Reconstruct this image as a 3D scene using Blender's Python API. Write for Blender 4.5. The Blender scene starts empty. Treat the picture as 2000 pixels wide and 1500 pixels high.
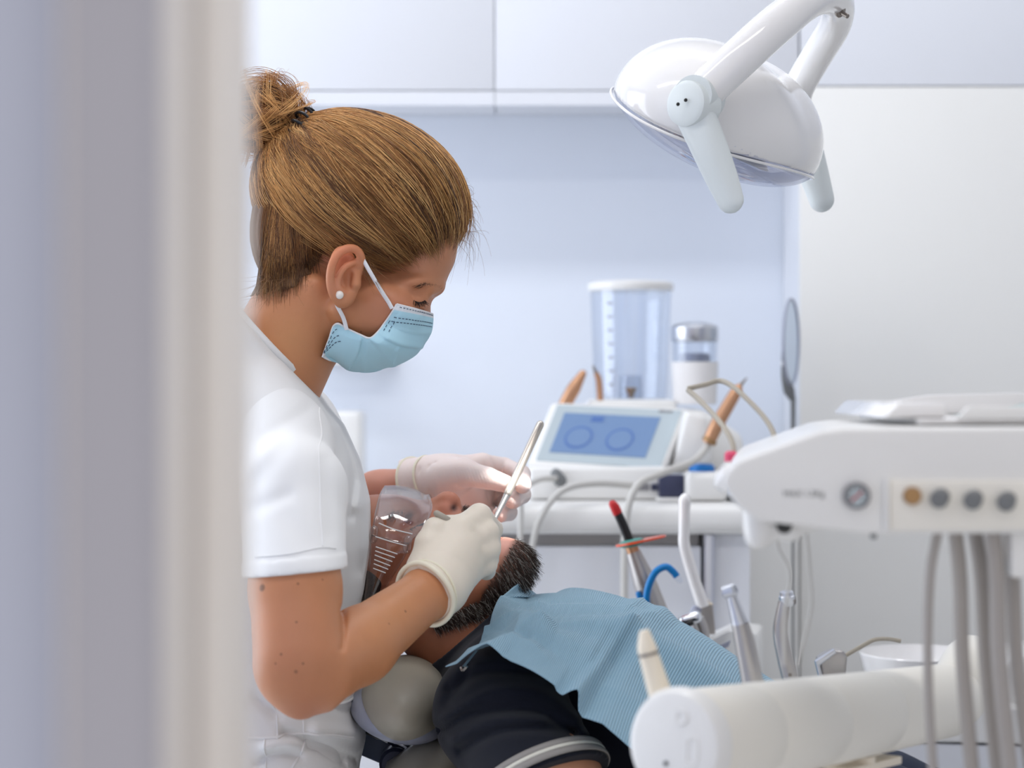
import bpy, bmesh, math, random
import numpy as np
from mathutils import Vector, Matrix

# ------------------------------------------------------------------ camera, light, exposure
SC = bpy.context.scene
COL = SC.collection
FPX = 3750.0            # focal length for a 2000 px wide frame
H = 1.12                # eye height

cam_d = bpy.data.cameras.new('camera')
cam = bpy.data.objects.new('camera', cam_d)
COL.objects.link(cam)
cam.location = (0, 0, H)
cam.rotation_euler = (math.pi / 2, 0, 0)
cam_d.sensor_width = 36.0
cam_d.lens = FPX / 2000 * 36.0
cam_d.clip_start = 0.02
cam_d.dof.use_dof = True
cam_d.dof.focus_distance = 1.82
cam_d.dof.aperture_fstop = 5.1
SC.camera = cam

SC.view_settings.view_transform = 'Standard'
SC.view_settings.look = 'None'
SC.view_settings.gamma = 1.0
SC.view_settings.use_curve_mapping = False
SC.view_settings.exposure = 0.0

wd = bpy.data.worlds.new('world')
SC.world = wd
wd.use_nodes = True
wd.node_tree.nodes['Background'].inputs[0].default_value = (0.95, 0.94, 0.95, 1)
wd.node_tree.nodes['Background'].inputs[1].default_value = 0.86

def area(name, loc, rot, sx, sy, power, col):
    l = bpy.data.lights.new(name, 'AREA')
    l.shape = 'RECTANGLE'; l.size = sx; l.size_y = sy
    l.energy = power; l.color = col
    o = bpy.data.objects.new(name, l); COL.objects.link(o)
    o.location = loc; o.rotation_euler = rot
    return o
# two ceiling panels of the treatment room and an added fill light at the left wall
area('ceiling_strip_light', (-0.15, 1.15, 2.55), (0, 0, 0), 1.6, 0.12, 8, (1.0, 0.96, 0.90))
area('ceiling_strip_light', (0.10, 2.35, 2.55), (0, 0, 0), 2.4, 0.16, 13, (0.97, 0.98, 1.0))
area('side_fill_light', (-2.05, 2.3, 1.30), (0, math.radians(-90), 0), 2.1, 1.7, 36, (0.86, 0.92, 1.0))

def P(px, py, Y):
    """A point at distance Y that stands at this place of the photograph (world metres)."""
    return np.array([(px - 1000.0) / FPX * Y, Y, H + (750.0 - py) / FPX * Y])
def S(Y):
    return Y / FPX
def to_px(p):
    return 1000 + FPX * p[:, 0] / p[:, 1], 750 - FPX * (p[:, 2] - H) / p[:, 1]

# ------------------------------------------------------------------ materials
def lin(c):
    out = []
    for v in c[:3]:
        v = v / 255.0
        out.append(v / 12.92 if v <= 0.04045 else ((v + 0.055) / 1.055) ** 2.4)
    return (*out, 1.0)

MATS = {}
def mat(name, col, rough=0.5, metal=0.0, spec=0.5, coat=0.0, sss=0.0, noise=0.0, nscale=40.0,
        bump=0.0, bscale=200.0, bdist=0.0005, attr=None, emit=None, estr=0.0, trans=0.0, ior=1.45,
        sheen=0.0, dots=None):
    m = bpy.data.materials.new(name); m.use_nodes = True
    nt = m.node_tree; b = nt.nodes['Principled BSDF']
    def put(k, v):
        if k in b.inputs: b.inputs[k].default_value = v
    c = lin(col)
    put('Base Color', c); put('Roughness', rough); put('Metallic', metal)
    put('Specular IOR Level', spec); put('Coat Weight', coat); put('Coat Roughness', 0.08)
    put('Transmission Weight', trans); put('IOR', ior); put('Sheen Weight', sheen)
    if sss:
        put('Subsurface Weight', sss); put('Subsurface Radius', (1.0, 0.35, 0.2)); put('Subsurface Scale', 0.006)
    if emit:
        put('Emission Color', lin(emit)); put('Emission Strength', estr)
    src = None
    if attr:
        a = nt.nodes.new('ShaderNodeAttribute'); a.attribute_name = attr
        src = a.outputs['Color']
    tc = nt.nodes.new('ShaderNodeTexCoord')
    if noise:
        n = nt.nodes.new('ShaderNodeTexNoise'); n.inputs['Scale'].default_value = nscale
        n.inputs['Detail'].default_value = 4
        nt.links.new(tc.outputs['Object'], n.inputs['Vector'])
        r = nt.nodes.new('ShaderNodeMapRange')
        r.inputs['To Min'].default_value = 1 - noise; r.inputs['To Max'].default_value = 1 + noise
        nt.links.new(n.outputs['Fac'], r.inputs['Value'])
        mx = nt.nodes.new('ShaderNodeMix'); mx.data_type = 'RGBA'; mx.blend_type = 'MULTIPLY'
        mx.inputs['Factor'].default_value = 1.0
        if src: nt.links.new(src, mx.inputs['A'])
        else: mx.inputs['A'].default_value = c
        nt.links.new(r.outputs['Result'], mx.inputs['B'])
        src = mx.outputs['Result']
    if dots:      # moles: (x, y, z, radius)
        for (x, y, z, rad, k) in dots:
            d = nt.nodes.new('ShaderNodeVectorMath'); d.operation = 'DISTANCE'
            nt.links.new(tc.outputs['Object'], d.inputs[0]); d.inputs[1].default_value = (x, y, z)
            r = nt.nodes.new('ShaderNodeMapRange'); r.interpolation_type = 'SMOOTHSTEP'
            r.inputs['From Min'].default_value = rad * 0.5; r.inputs['From Max'].default_value = rad * 1.2
            r.inputs['To Min'].default_value = k; r.inputs['To Max'].default_value = 1.0
            nt.links.new(d.outputs['Value'], r.inputs['Value'])
            mx = nt.nodes.new('ShaderNodeMix'); mx.data_type = 'RGBA'; mx.blend_type = 'MULTIPLY'
            mx.inputs['Factor'].default_value = 1.0
            nt.links.new(src, mx.inputs['A']); nt.links.new(r.outputs['Result'], mx.inputs['B'])
            src = mx.outputs['Result']
    if src: nt.links.new(src, b.inputs['Base Color'])
    if bump:
        n = nt.nodes.new('ShaderNodeTexNoise'); n.inputs['Scale'].default_value = bscale
        n.inputs['Detail'].default_value = 3
        nt.links.new(tc.outputs['Object'], n.inputs['Vector'])
        bp = nt.nodes.new('ShaderNodeBump'); bp.inputs['Strength'].default_value = bump
        bp.inputs['Distance'].default_value = bdist
        nt.links.new(n.outputs['Fac'], bp.inputs['Height'])
        nt.links.new(bp.outputs['Normal'], b.inputs['Normal'])
    MATS[name] = m
    return m

def clear_mat(name, tint, gloss=0.06, rough=0.03, edge=0.55):
    """Thin clear plastic: lets light through, reflects more at grazing angles."""
    m = bpy.data.materials.new(name); m.use_nodes = True
    nt = m.node_tree; nt.nodes.clear()
    out = nt.nodes.new('ShaderNodeOutputMaterial')
    t = nt.nodes.new('ShaderNodeBsdfTransparent'); t.inputs[0].default_value = lin(tint)
    g = nt.nodes.new('ShaderNodeBsdfGlossy'); g.inputs['Roughness'].default_value = rough
    lw = nt.nodes.new('ShaderNodeLayerWeight'); lw.inputs['Blend'].default_value = 0.25
    r = nt.nodes.new('ShaderNodeMapRange')
    r.inputs['To Min'].default_value = gloss; r.inputs['To Max'].default_value = edge
    nt.links.new(lw.outputs['Facing'], r.inputs['Value'])
    mx = nt.nodes.new('ShaderNodeMixShader')
    nt.links.new(r.outputs['Result'], mx.inputs[0])
    nt.links.new(t.outputs[0], mx.inputs[1]); nt.links.new(g.outputs[0], mx.inputs[2])
    nt.links.new(mx.outputs[0], out.inputs['Surface'])
    MATS[name] = m
    return m

# ------------------------------------------------------------------ object helpers
def mesh_data(name, verts, faces, smooth=True, sharp=None, col=None, uv=None):
    me = bpy.data.meshes.new(name)
    verts = np.asarray(verts, dtype=np.float32)
    if isinstance(faces, np.ndarray):
        nf, k = faces.shape
        me.vertices.add(len(verts)); me.vertices.foreach_set('co', verts.ravel())
        me.loops.add(nf * k); me.loops.foreach_set('vertex_index', faces.astype(np.int32).ravel())
        me.polygons.add(nf); me.polygons.foreach_set('loop_start', np.arange(0, nf * k, k, dtype=np.int32))
        me.update(calc_edges=True); me.validate()
    else:
        me.from_pydata([tuple(map(float, v)) for v in verts], [], faces); me.update()
    if smooth:
        me.polygons.foreach_set('use_smooth', np.ones(len(me.polygons), dtype=bool))
        if sharp: me.set_sharp_from_angle(angle=math.radians(sharp))
    if col is not None:
        a = me.color_attributes.new('Col', 'FLOAT_COLOR', 'POINT')
        c = np.ones((len(verts), 4), dtype=np.float32); c[:, :3] = col
        a.data.foreach_set('color', c.ravel())
    if uv is not None:
        a = me.attributes.new('grid', 'FLOAT_VECTOR', 'POINT')
        c = np.zeros((len(verts), 3), dtype=np.float32); c[:, :2] = uv
        a.data.foreach_set('vector', c.ravel())
    return me

def tag(o, label=None, cat=None, group=None, kind=None):
    if label: o['label'] = label
    if cat: o['category'] = cat
    if group: o['group'] = group
    if kind: o['kind'] = kind
    return o

def thing(name, label, cat, loc, group=None):
    o = bpy.data.objects.new(name, None); COL.objects.link(o)
    o.empty_display_size = 0.05
    o.location = [float(v) for v in loc]
    return tag(o, label, cat, group)

def link(name, me, m, parent=None, label=None):
    o = bpy.data.objects.new(name, me); COL.objects.link(o)
    if m is not None:
        for mm in (m if isinstance(m, (list, tuple)) else [m]): me.materials.append(MATS[mm] if isinstance(mm, str) else mm)
    if parent is not None:
        o.parent = parent
        if parent.type == 'EMPTY':
            o.matrix_parent_inverse = Matrix.Translation(-Vector(parent.location))
    if label: o['label'] = label
    return o

def bm_mesh(name, bm, smooth=True, sharp=35):
    me = bpy.data.meshes.new(name); bm.normal_update(); bm.to_mesh(me); bm.free()
    if smooth:
        me.polygons.foreach_set('use_smooth', np.ones(len(me.polygons), dtype=bool))
        if sharp: me.set_sharp_from_angle(angle=math.radians(sharp))
    return me

def box(name, lo, hi, m, parent=None, bev=0.0, seg=2, label=None, M4=None):
    bm = bmesh.new(); bmesh.ops.create_cube(bm, size=1.0)
    lo = Vector([float(v) for v in lo]); hi = Vector([float(v) for v in hi])
    for v in bm.verts:
        v.co = Vector(((lo[i] + hi[i]) / 2 + v.co[i] * (hi[i] - lo[i]) for i in range(3)))
    if bev: bmesh.ops.bevel(bm, geom=bm.edges[:], offset=bev, segments=seg, profile=0.5, affect='EDGES')
    if M4 is not None: bm.transform(M4)
    return link(name, bm_mesh(name, bm), m, parent, label)

def prism(name, pts, axis_vec, m, parent=None, bev=0.0, seg=2, label=None, sharp=35):
    """Polygon of 3-D points swept along a vector."""
    bm = bmesh.new(); av = Vector([float(v) for v in axis_vec])
    a = [bm.verts.new([float(c) for c in p]) for p in pts]
    f = bm.faces.new(a)
    r = bmesh.ops.extrude_face_region(bm, geom=[f])
    for v in [g for g in r['geom'] if isinstance(g, bmesh.types.BMVert)]: v.co += av
    bmesh.ops.recalc_face_normals(bm, faces=bm.faces[:])
    if bev:
        bmesh.ops.bevel(bm, geom=bm.edges[:], offset=bev, segments=seg, profile=0.5, affect='EDGES', clamp_overlap=True)
    return link(name, bm_mesh(name, bm, sharp=sharp), m, parent, label)

def pprism(name, pxs, Y0, Y1, m, parent=None, bev=0.0, seg=2, label=None, sharp=35):
    """Outline given at distance Y0, swept straight back to Y1 (a true prism in the room)."""
    return prism(name, [P(x, y, Y0) for x, y in pxs], (0, Y1 - Y0, 0), m, parent, bev, seg, label, sharp)

def catmull(pts, n):
    pts = np.asarray(pts, float)
    if len(pts) == 2:
        t = np.linspace(0, 1, n)[:, None]; return pts[0] * (1 - t) + pts[1] * t
    e = np.vstack([2 * pts[0] - pts[1], pts, 2 * pts[-1] - pts[-2]])
    out = []
    for u in np.linspace(0, len(pts) - 1 - 1e-9, n):
        i = int(u); t = u - i
        a, b, c, d = e[i], e[i + 1], e[i + 2], e[i + 3]
        out.append(0.5 * (2 * b + (c - a) * t + (2 * a - 5 * b + 4 * c - d) * t * t + (3 * b - a - 3 * c + d) * t ** 3))
    return np.array(out)

def tube_geo(path, rad, seg=10, flat=1.0, ref=None, cap=True):
    path = np.asarray(path, float); n = len(path)
    rad = np.broadcast_to(np.asarray(rad, float), (n,))
    tan = np.gradient(path, axis=0); tan /= np.linalg.norm(tan, axis=1)[:, None] + 1e-12
    r0 = np.array(ref if ref is not None else (0.137, 0.94, 0.311), float)
    u = np.cross(tan[0], r0)
    if np.linalg.norm(u) < 1e-3: u = np.cross(tan[0], (1, 0.1, 0))
    u /= np.linalg.norm(u)
    verts = []
    for i in range(n):
        if ref is not None:
            u = np.cross(tan[i], r0)
        else:
            u = u - tan[i] * np.dot(u, tan[i])
        u = u / (np.linalg.norm(u) + 1e-12)
        w = np.cross(tan[i], u)
        a = np.linspace(0, 2 * math.pi, seg, endpoint=False)[:, None]
        verts.append(path[i] + rad[i] * (np.cos(a) * u + flat * np.sin(a) * w))
    verts = np.vstack(verts); faces = []
    for i in range(n - 1):
        for j in range(seg):
            k = (j + 1) % seg
            faces.append((i * seg + j, i * seg + k, (i + 1) * seg + k, (i + 1) * seg + j))
    if cap:
        faces.append(tuple(range(seg - 1, -1, -1))); faces.append(tuple((n - 1) * seg + j for j in range(seg)))
    return verts, faces

def tube(name, pts, rad, m, parent=None, n=24, seg=12, flat=1.0, ref=None, label=None, smooth_path=True, rounded=False):
    pts = np.asarray(pts, float)
    path = catmull(pts, n) if smooth_path else pts
    if np.ndim(rad) == 0: r = np.full(len(path), rad)
    else: r = np.interp(np.linspace(0, 1, len(path)), np.linspace(0, 1, len(rad)), rad)
    if rounded:
        d0 = path[0] - path[1]; d0 /= np.linalg.norm(d0); d1 = path[-1] - path[-2]; d1 /= np.linalg.norm(d1)
        A = [path[0] + d0 * r[0] * math.sin(t) for t in (1.45, 1.1, 0.6)]; ra = [r[0] * math.cos(t) for t in (1.45, 1.1, 0.6)]
        B = [path[-1] + d1 * r[-1] * math.sin(t) for t in (0.6, 1.1, 1.45)]; rb = [r[-1] * math.cos(t) for t in (0.6, 1.1, 1.45)]
        path = np.vstack([A, path, B]); r = np.concatenate([ra, r, rb])
    v, f = tube_geo(path, r, seg, flat, ref)
    return link(name, mesh_data(name, v, f, sharp=50), m, parent, label)

def lathe(name, base, axis, prof, m, parent=None, seg=28, label=None, sharp=35):
    """prof: (distance along axis, radius) from base."""
    base = np.asarray(base, float); ax = np.asarray(axis, float); ax = ax / np.linalg.norm(ax)
    u = np.cross(ax, (0, 1, 0) if abs(ax[1]) < 0.8 else (1, 0, 0)); u /= np.linalg.norm(u); w = np.cross(ax, u)
    verts, faces = [], []
    for (h, r) in prof:
        a = np.linspace(0, 2 * math.pi, seg, endpoint=False)[:, None]
        verts.append(base + ax * h + max(r, 1e-5) * (np.cos(a) * u + np.sin(a) * w))
    n = len(prof)
    for i in range(n - 1):
        for j in range(seg):
            k = (j + 1) % seg
            faces.append((i * seg + j, (i + 1) * seg + j, (i + 1) * seg + k, i * seg + k))
    faces.append(tuple(range(seg))); faces.append(tuple((n - 1) * seg + j for j in range(seg - 1, -1, -1)))
    return link(name, mesh_data(name, np.vstack(verts), faces, sharp=sharp), m, parent, label)

def patch_pts(ctrl, nu, nv):
    ctrl = np.asarray(ctrl, float)
    rows = np.array([catmull(r, nv) for r in ctrl])            # R x nv
    return np.array([catmull(rows[:, j], nu) for j in range(nv)]).transpose(1, 0, 2)   # nu x nv

def grid_faces(nu, nv):
    i, j = np.meshgrid(np.arange(nu - 1), np.arange(nv - 1), indexing='ij')
    a = (i * nv + j).ravel()
    return np.stack([a, a + 1, a + nv + 1, a + nv], 1)

def solid(o, t, off=0.0):
    md = o.modifiers.new('thickness', 'SOLIDIFY'); md.thickness = t; md.offset = off
    return o

# ------------------------------------------------------------------ distance-field modelling
def rc(p, a, b, ra, rb):
    a = np.asarray(a, np.float32); ba = np.asarray(b, np.float32) - a; pa = p - a
    t = np.clip(pa @ ba / (ba @ ba + 1e-12), 0, 1)
    return np.linalg.norm(pa - t[:, None] * ba, axis=1) - (ra + (rb - ra) * t)
def ball(p, c, r):
    return np.linalg.norm(p - np.asarray(c, np.float32), axis=1) - r
def ell(p, c, r, R=None):
    q = p - np.asarray(c, np.float32)
    if R is not None: q = q @ np.asarray(R, np.float32)
    r = np.asarray(r, np.float32)
    k0 = np.linalg.norm(q / r, axis=1); k1 = np.linalg.norm(q / (r * r), axis=1)
    return k0 * (k0 - 1.0) / (k1 + 1e-9)
def RI(deg):
    """Columns: image-plane axis at deg (clockwise down), depth axis, image-plane normal axis."""
    t = math.radians(deg)
    return np.array([[math.cos(t), 0, math.sin(t)], [0, 1, 0], [-math.sin(t), 0, math.cos(t)]]) .astype(np.float32)
def smin(a, b, k):
    h = np.clip(0.5 + 0.5 * (b - a) / k, 0, 1)
    return b + (a - b) * h - k * h * (1 - h)
def smax(a, b, k):
    return -smin(-a, -b, k)
def polyd(p, pts):
    """Distance to a poly-line."""
    d = None
    for a, b in zip(pts[:-1], pts[1:]):
        q = rc(p, a, b, 0.0, 0.0); d = q if d is None else np.minimum(d, q)
    return d

def sdf_geo(fn, lo, hi, h, iters=1):
    lo = np.asarray(lo, float); hi = np.asarray(hi, float); B = 8
    nb = np.ceil((hi - lo) / h / B).astype(int); n = nb * B
    ci = np.stack(np.meshgrid(*[np.arange(k) for k in nb], indexing='ij'), -1).reshape(-1, 3)
    cc = (lo + (ci * B + (B - 1) / 2) * h).astype(np.float32)
    dc = fn(cc)
    D = np.kron(dc.reshape(nb).astype(np.float32), np.ones((B, B, B), np.float32))
    near = np.where(np.abs(dc) < B * h * 1.6)[0]
    off = np.stack(np.meshgrid(*[np.arange(B)] * 3, indexing='ij'), -1).reshape(-1, 3)
    for s in range(0, len(near), 1500):
        bi = ci[near[s:s + 1500]] * B
        idx = (bi[:, None, :] + off[None]).reshape(-1, 3)
        D[idx[:, 0], idx[:, 1], idx[:, 2]] = fn((lo + idx * h).astype(np.float32))
    ins = D < 0
    cnt = np.zeros(tuple(n - 1), np.uint8)
    for i in (0, 1):
        for j in (0, 1):
            for k in (0, 1):
                cnt += ins[i:n[0] - 1 + i, j:n[1] - 1 + j, k:n[2] - 1 + k]
    act = (cnt > 0) & (cnt < 8)
    A = np.argwhere(act)
    ids = np.full(tuple(n - 1), -1, np.int32); ids[act] = np.arange(len(A))
    acc = np.zeros((len(A), 3)); num = np.zeros(len(A))
    corners = [(i, j, k) for i in (0, 1) for j in (0, 1) for k in (0, 1)]
    for a in corners:
        for ax in range(3):
            if a[ax]: continue
            b = list(a); b[ax] = 1
            ia, ib = A + np.array(a), A + np.array(b)
            da = D[ia[:, 0], ia[:, 1], ia[:, 2]]; db = D[ib[:, 0], ib[:, 1], ib[:, 2]]
            x = (da < 0) != (db < 0)
            t = np.where(x, da / (da - db + 1e-20), 0)
            pt = np.array(a, float)[None] + t[:, None] * (np.array(b) - np.array(a))[None]
            acc += np.where(x[:, None], pt, 0); num += x
    V = lo + (A + acc / np.maximum(num, 1)[:, None]) * h
    F = []
    for ax in range(3):
        s0 = [slice(None)] * 3; s1 = [slice(None)] * 3
        s0[ax] = slice(0, -1); s1[ax] = slice(1, None)
        ch = ins[tuple(s0)] != ins[tuple(s1)]
        E = np.argwhere(ch); o1, o2 = (ax + 1) % 3, (ax + 2) % 3
        ok = (E[:, o1] > 0) & (E[:, o2] > 0) & (E[:, o1] < n[o1] - 1) & (E[:, o2] < n[o2] - 1)
        E = E[ok]
        def cid(d1, d2):
            q = E.copy(); q[:, o1] -= d1; q[:, o2] -= d2
            return ids[q[:, 0], q[:, 1], q[:, 2]]
        q = np.stack([cid(1, 1), cid(0, 1), cid(0, 0), cid(1, 0)], 1)
        st = ins[E[:, 0], E[:, 1], E[:, 2]]
        q[~st] = q[~st][:, ::-1]
        F.append(q)
    F = np.vstack(F); F = F[(F >= 0).all(1)]
    for _ in range(iters):
        e = np.vstack([F[:, [0, 1]], F[:, [1, 2]], F[:, [2, 3]], F[:, [3, 0]]])
        sm = np.zeros_like(V); c = np.zeros(len(V))
        for k in range(3):
            sm[:, k] = np.bincount(e[:, 0], V[e[:, 1], k], len(V)) + np.bincount(e[:, 1], V[e[:, 0], k], len(V))
        c = np.bincount(e[:, 0], minlength=len(V)) + np.bincount(e[:, 1], minlength=len(V))
        V = 0.5 * V + 0.5 * sm / np.maximum(c, 1)[:, None]
    return V, F

def geo_normals(V, F):
    a = V[F[:, 0]]; n = np.cross(V[F[:, 2]] - a, V[F[:, 3]] - V[F[:, 1]])
    N = np.zeros_like(V)
    for k in range(4):
        for c in range(3): N[:, c] += np.bincount(F[:, k], n[:, c], len(V))
    return N / (np.linalg.norm(N, axis=1)[:, None] + 1e-12)

def join_geo(*gs):
    V, F, o = [], [], 0
    for v, f in gs:
        V.append(v); F.append(f + o); o += len(v)
    return np.vstack(V), np.vstack(F)

def bounds(pts, r):
    pts = np.asarray(pts); return pts.min(0) - r, pts.max(0) + r

# ------------------------------------------------------------------ strands of hair
def strands(name, paths, rad, cols, m, parent, label=None, taper=0.35, root=False):
    Mn, K, _ = paths.shape
    tan = np.gradient(paths, axis=1); tan /= np.linalg.norm(tan, axis=2)[..., None] + 1e-12
    ref = np.array([0.21, -0.9, 0.38]); u = np.cross(tan, ref); u /= np.linalg.norm(u, axis=2)[..., None] + 1e-9
    w = np.cross(tan, u)
    tp = np.linspace(1, taper, K)[None, :, None]
    if root: tp = tp * np.clip(.18 + np.linspace(0, 1, K) * 5, 0, 1)[None, :, None]
    r = np.asarray(rad).reshape(-1, 1, 1) * tp
    ring = [paths + r * (math.cos(a) * u + math.sin(a) * w) for a in (0, 2.094, 4.189)]
    V = np.stack(ring, 2).reshape(-1, 3)
    base = (np.arange(Mn) * K * 3)[:, None, None] + (np.arange(K - 1) * 3)[None, :, None]
    F = []
    for j in range(3):
        k = (j + 1) % 3
        F.append(np.stack([base + j, base + k, base + 3 + k, base + 3 + j], -1).reshape(-1, 4))
    cols = np.asarray(cols)
    C = np.repeat(cols, K * 3, axis=0) if cols.ndim == 2 else np.repeat(cols.reshape(-1, 3), 3, axis=0)
    o = link(name, mesh_data(name, V, np.vstack(F), col=C), m, parent, label)
    o['kind'] = 'stuff'
    return o

def push_out(fn, pts, margin, it=12):
    """Move points that lie inside (or too close to) a distance field to its outside."""
    q = pts.reshape(-1, 3).astype(np.float32).copy(); h = .0012
    for _ in range(it):
        dd = fn(q); s = dd < margin
        if not s.any(): break
        z = q[s]; g = np.stack([fn(z + np.array(o, np.float32) * h) - fn(z - np.array(o, np.float32) * h) for o in ((1, 0, 0), (0, 1, 0), (0, 0, 1))], 1)
        g /= np.linalg.norm(g, axis=1)[:, None] + 1e-9
        q[s] = z + g * np.clip(margin - dd[s], 0, .006)[:, None]
    return q.reshape(pts.shape).astype(float)
def groove(p, lines, ymax=1e9):
    """Soft furrows (depth > 0) or ridges along poly-lines drawn on the cloth, (points, width px, depth m)."""
    x, y = to_px(p); out = np.zeros(len(p), np.float32)
    for pts, wdt, dep in lines:
        pts = catmull(np.array(pts, float), 14) if len(pts) > 2 else np.array(pts, float)
        dist = np.full(len(p), 1e9, np.float32)
        for (ax, ay), (bx, by) in zip(pts[:-1], pts[1:]):
            vx, vy = bx - ax, by - ay
            t = np.clip(((x - ax) * vx + (y - ay) * vy) / (vx * vx + vy * vy + 1e-9), 0, 1)
            dist = np.minimum(dist, np.hypot(x - ax - t * vx, y - ay - t * vy))
        out += dep * np.exp(-(dist / wdt) ** 2)
    return np.where(p[:, 1] < ymax, out, 0)

def surf(fn, px, py, y0):
    """World points on a surface seen at pixel (px,py), marching away from the room's front."""
    out = []
    yy = np.full(len(px), y0)
    for _ in range(60):
        q = np.stack([(px - 1000) / FPX * yy, yy, H + (750 - py) / FPX * yy], 1).astype(np.float32)
        yy = yy + np.clip(fn(q) * .8, -.004, .01)
    return np.stack([(px - 1000) / FPX * yy, yy, H + (750 - py) / FPX * yy], 1)

def push_along(fn, pts, v, margin, it=40):
    """Slide points along a fixed direction until they clear a distance field."""
    q = pts.reshape(-1, 3).astype(np.float32).copy(); v = np.asarray(v, np.float32); v = v / np.linalg.norm(v)
    for _ in range(it):
        dd = fn(q); s = dd < margin
        if not s.any(): break
        q[s] += v * np.clip(margin - dd[s], .0004, .006)[:, None]
    return q.reshape(pts.shape).astype(float)

def fold(p, pts, amp, side, decay, soft=1.3):
    """A lapped fold in cloth: raised on one side of a drawn line, dropping off sharply at the line."""
    x, y = to_px(p); pts = catmull(np.array(pts, float), 16)
    best = np.full(len(p), 1e9); sg = np.zeros(len(p))
    for (ax, ay), (bx, by) in zip(pts[:-1], pts[1:]):
        vx, vy = bx - ax, by - ay; L = math.hypot(vx, vy)
        t = np.clip(((x - ax) * vx + (y - ay) * vy) / (L * L), 0, 1)
        dd = np.hypot(x - ax - t * vx, y - ay - t * vy); m_ = dd < best
        best = np.where(m_, dd, best); sg = np.where(m_, ((x - ax) * vy - (y - ay) * vx) / L, sg)
    s = sg * side
    return amp / (1 + np.exp(-np.clip(s / soft, -40, 40))) * np.exp(-np.clip(s, 0, None) / decay) * np.exp(-((best - np.abs(sg)) / 6) ** 2)
# ------------------------------------------------------------------ material library
mat('wall_blue', (232, 238, 249), 0.6, noise=0.012, nscale=3)
mat('wall_white', (236, 236, 236), 0.6, noise=0.012, nscale=3)
mat('ceiling_white', (240, 240, 240), 0.8)
mat('floor_vinyl', (228, 227, 224), 0.45, noise=0.05, nscale=14)
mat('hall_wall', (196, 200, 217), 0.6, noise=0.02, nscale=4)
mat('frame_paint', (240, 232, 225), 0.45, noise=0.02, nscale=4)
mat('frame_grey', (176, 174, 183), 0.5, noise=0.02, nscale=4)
mat('seal_shade_grey', (160, 152, 151), 0.6)
mat('laminate', (229, 231, 237), 0.32, noise=0.01, nscale=5)
mat('laminate_cream', (236, 235, 232), 0.35, noise=0.01, nscale=5)
mat('recess_grey', (216, 212, 209), 0.5)
mat('gap_dark', (70, 72, 74), 0.7)
mat('plastic_white', (238, 237, 235), 0.28, coat=0.2)
mat('plastic_gloss', (243, 241, 240), 0.14, coat=0.6)
mat('plastic_ivory', (242, 238, 229), 0.4)
mat('plastic_cream', (242, 231, 212), 0.45)
mat('plastic_grey', (222, 228, 228), 0.42)
mat('plastic_midgrey', (120, 122, 124), 0.45)
mat('plastic_black', (24, 25, 27), 0.35)
mat('navy_plastic', (58, 62, 88), 0.4)
mat('bracket_blue', (72, 82, 104), 0.45)
mat('shell_grey', (160, 164, 182), 0.4)
mat('upholstery', (166, 160, 146), 0.42, bump=0.15, bscale=900)
mat('blue_plastic', (0, 124, 196), 0.3)
mat('blue_knob', (10, 112, 190), 0.35)
mat('orange_clear', (236, 84, 40), 0.2)
mat('teal_rubber', (84, 152, 142), 0.5)
mat('red_plastic', (196, 38, 40), 0.35)
mat('pink_plastic', (222, 74, 110), 0.4)
mat('orange_plastic', (232, 142, 86), 0.4)
mat('bronze', (202, 154, 120), 0.32, metal=0.75)
mat('steel', (190, 188, 186), 0.26, metal=1.0)
mat('steel_dark', (142, 134, 128), 0.32, metal=1.0)
mat('handle_steel', (192, 184, 174), 0.28, metal=0.9)
mat('alu', (206, 208, 214), 0.3, metal=1.0)
mat('satin_grey', (178, 174, 172), 0.34, metal=0.8)
mat('chrome', (226, 228, 232), 0.08, metal=1.0)
mat('hose_grey', (168, 162, 158), 0.5)
mat('hose_light', (202, 200, 196), 0.5)
mat('cable_taupe', (172, 164, 150), 0.5)
mat('screen_glass', (186, 198, 204), 0.12, coat=0.5)
mat('screen_lit', (104, 130, 168), 0.15, emit=(124, 152, 192), estr=0.2, coat=0.3)
mat('screen_dark', (76, 106, 164), 0.2, emit=(88, 120, 178), estr=0.2, coat=0.3)
mat('print_grey', (128, 126, 130), 0.6)
mat('teal_tray', (150, 178, 176), 0.35)
mat('brass', (168, 132, 92), 0.35, metal=0.6)
mat('paper_white', (236, 234, 234), 0.7)
clear_mat('clear', (249, 251, 254), 0.04, 0.03, 0.35)
clear_mat('clear_goggles', (244, 240, 238), 0.045, 0.04, 0.6)
clear_mat('clear_lens', (238, 240, 248), 0.08, 0.04, 0.55)
clear_mat('mirror_glass', (206, 220, 232), 0.14, 0.05, 0.7)

# ------------------------------------------------------------------ room
tag(box('floor', (-2.2, -0.9, -0.05), (2.2, 3.4, 0), 'floor_vinyl'), kind='structure')
tag(box('ceiling', (-2.2, 0.47, 2.6), (2.2, 3.4, 2.66), 'ceiling_white'), kind='structure')
tag(box('wall_back', (-2.2, 3.3, 0), (2.2, 3.4, 2.6), 'wall_blue'), kind='structure')
tag(box('wall_left', (-2.3, 0.47, 0), (-2.2, 3.4, 2.6), 'wall_white'), kind='structure')
tag(box('wall_right', (2.2, 0.47, 0), (2.3, 3.4, 2.6), 'wall_white'), kind='structure')
XJ = P(490, 0, 0.62)[0]                      # jamb face of the doorway
XC = P(135, 0, 0.45)[0]
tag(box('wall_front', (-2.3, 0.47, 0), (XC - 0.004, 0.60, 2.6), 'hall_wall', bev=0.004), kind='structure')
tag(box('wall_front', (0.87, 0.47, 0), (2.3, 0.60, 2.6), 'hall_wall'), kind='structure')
tag(box('wall_front', (XC, 0.47, 2.12), (0.87, 0.60, 2.6), 'hall_wall'), kind='structure')
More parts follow.
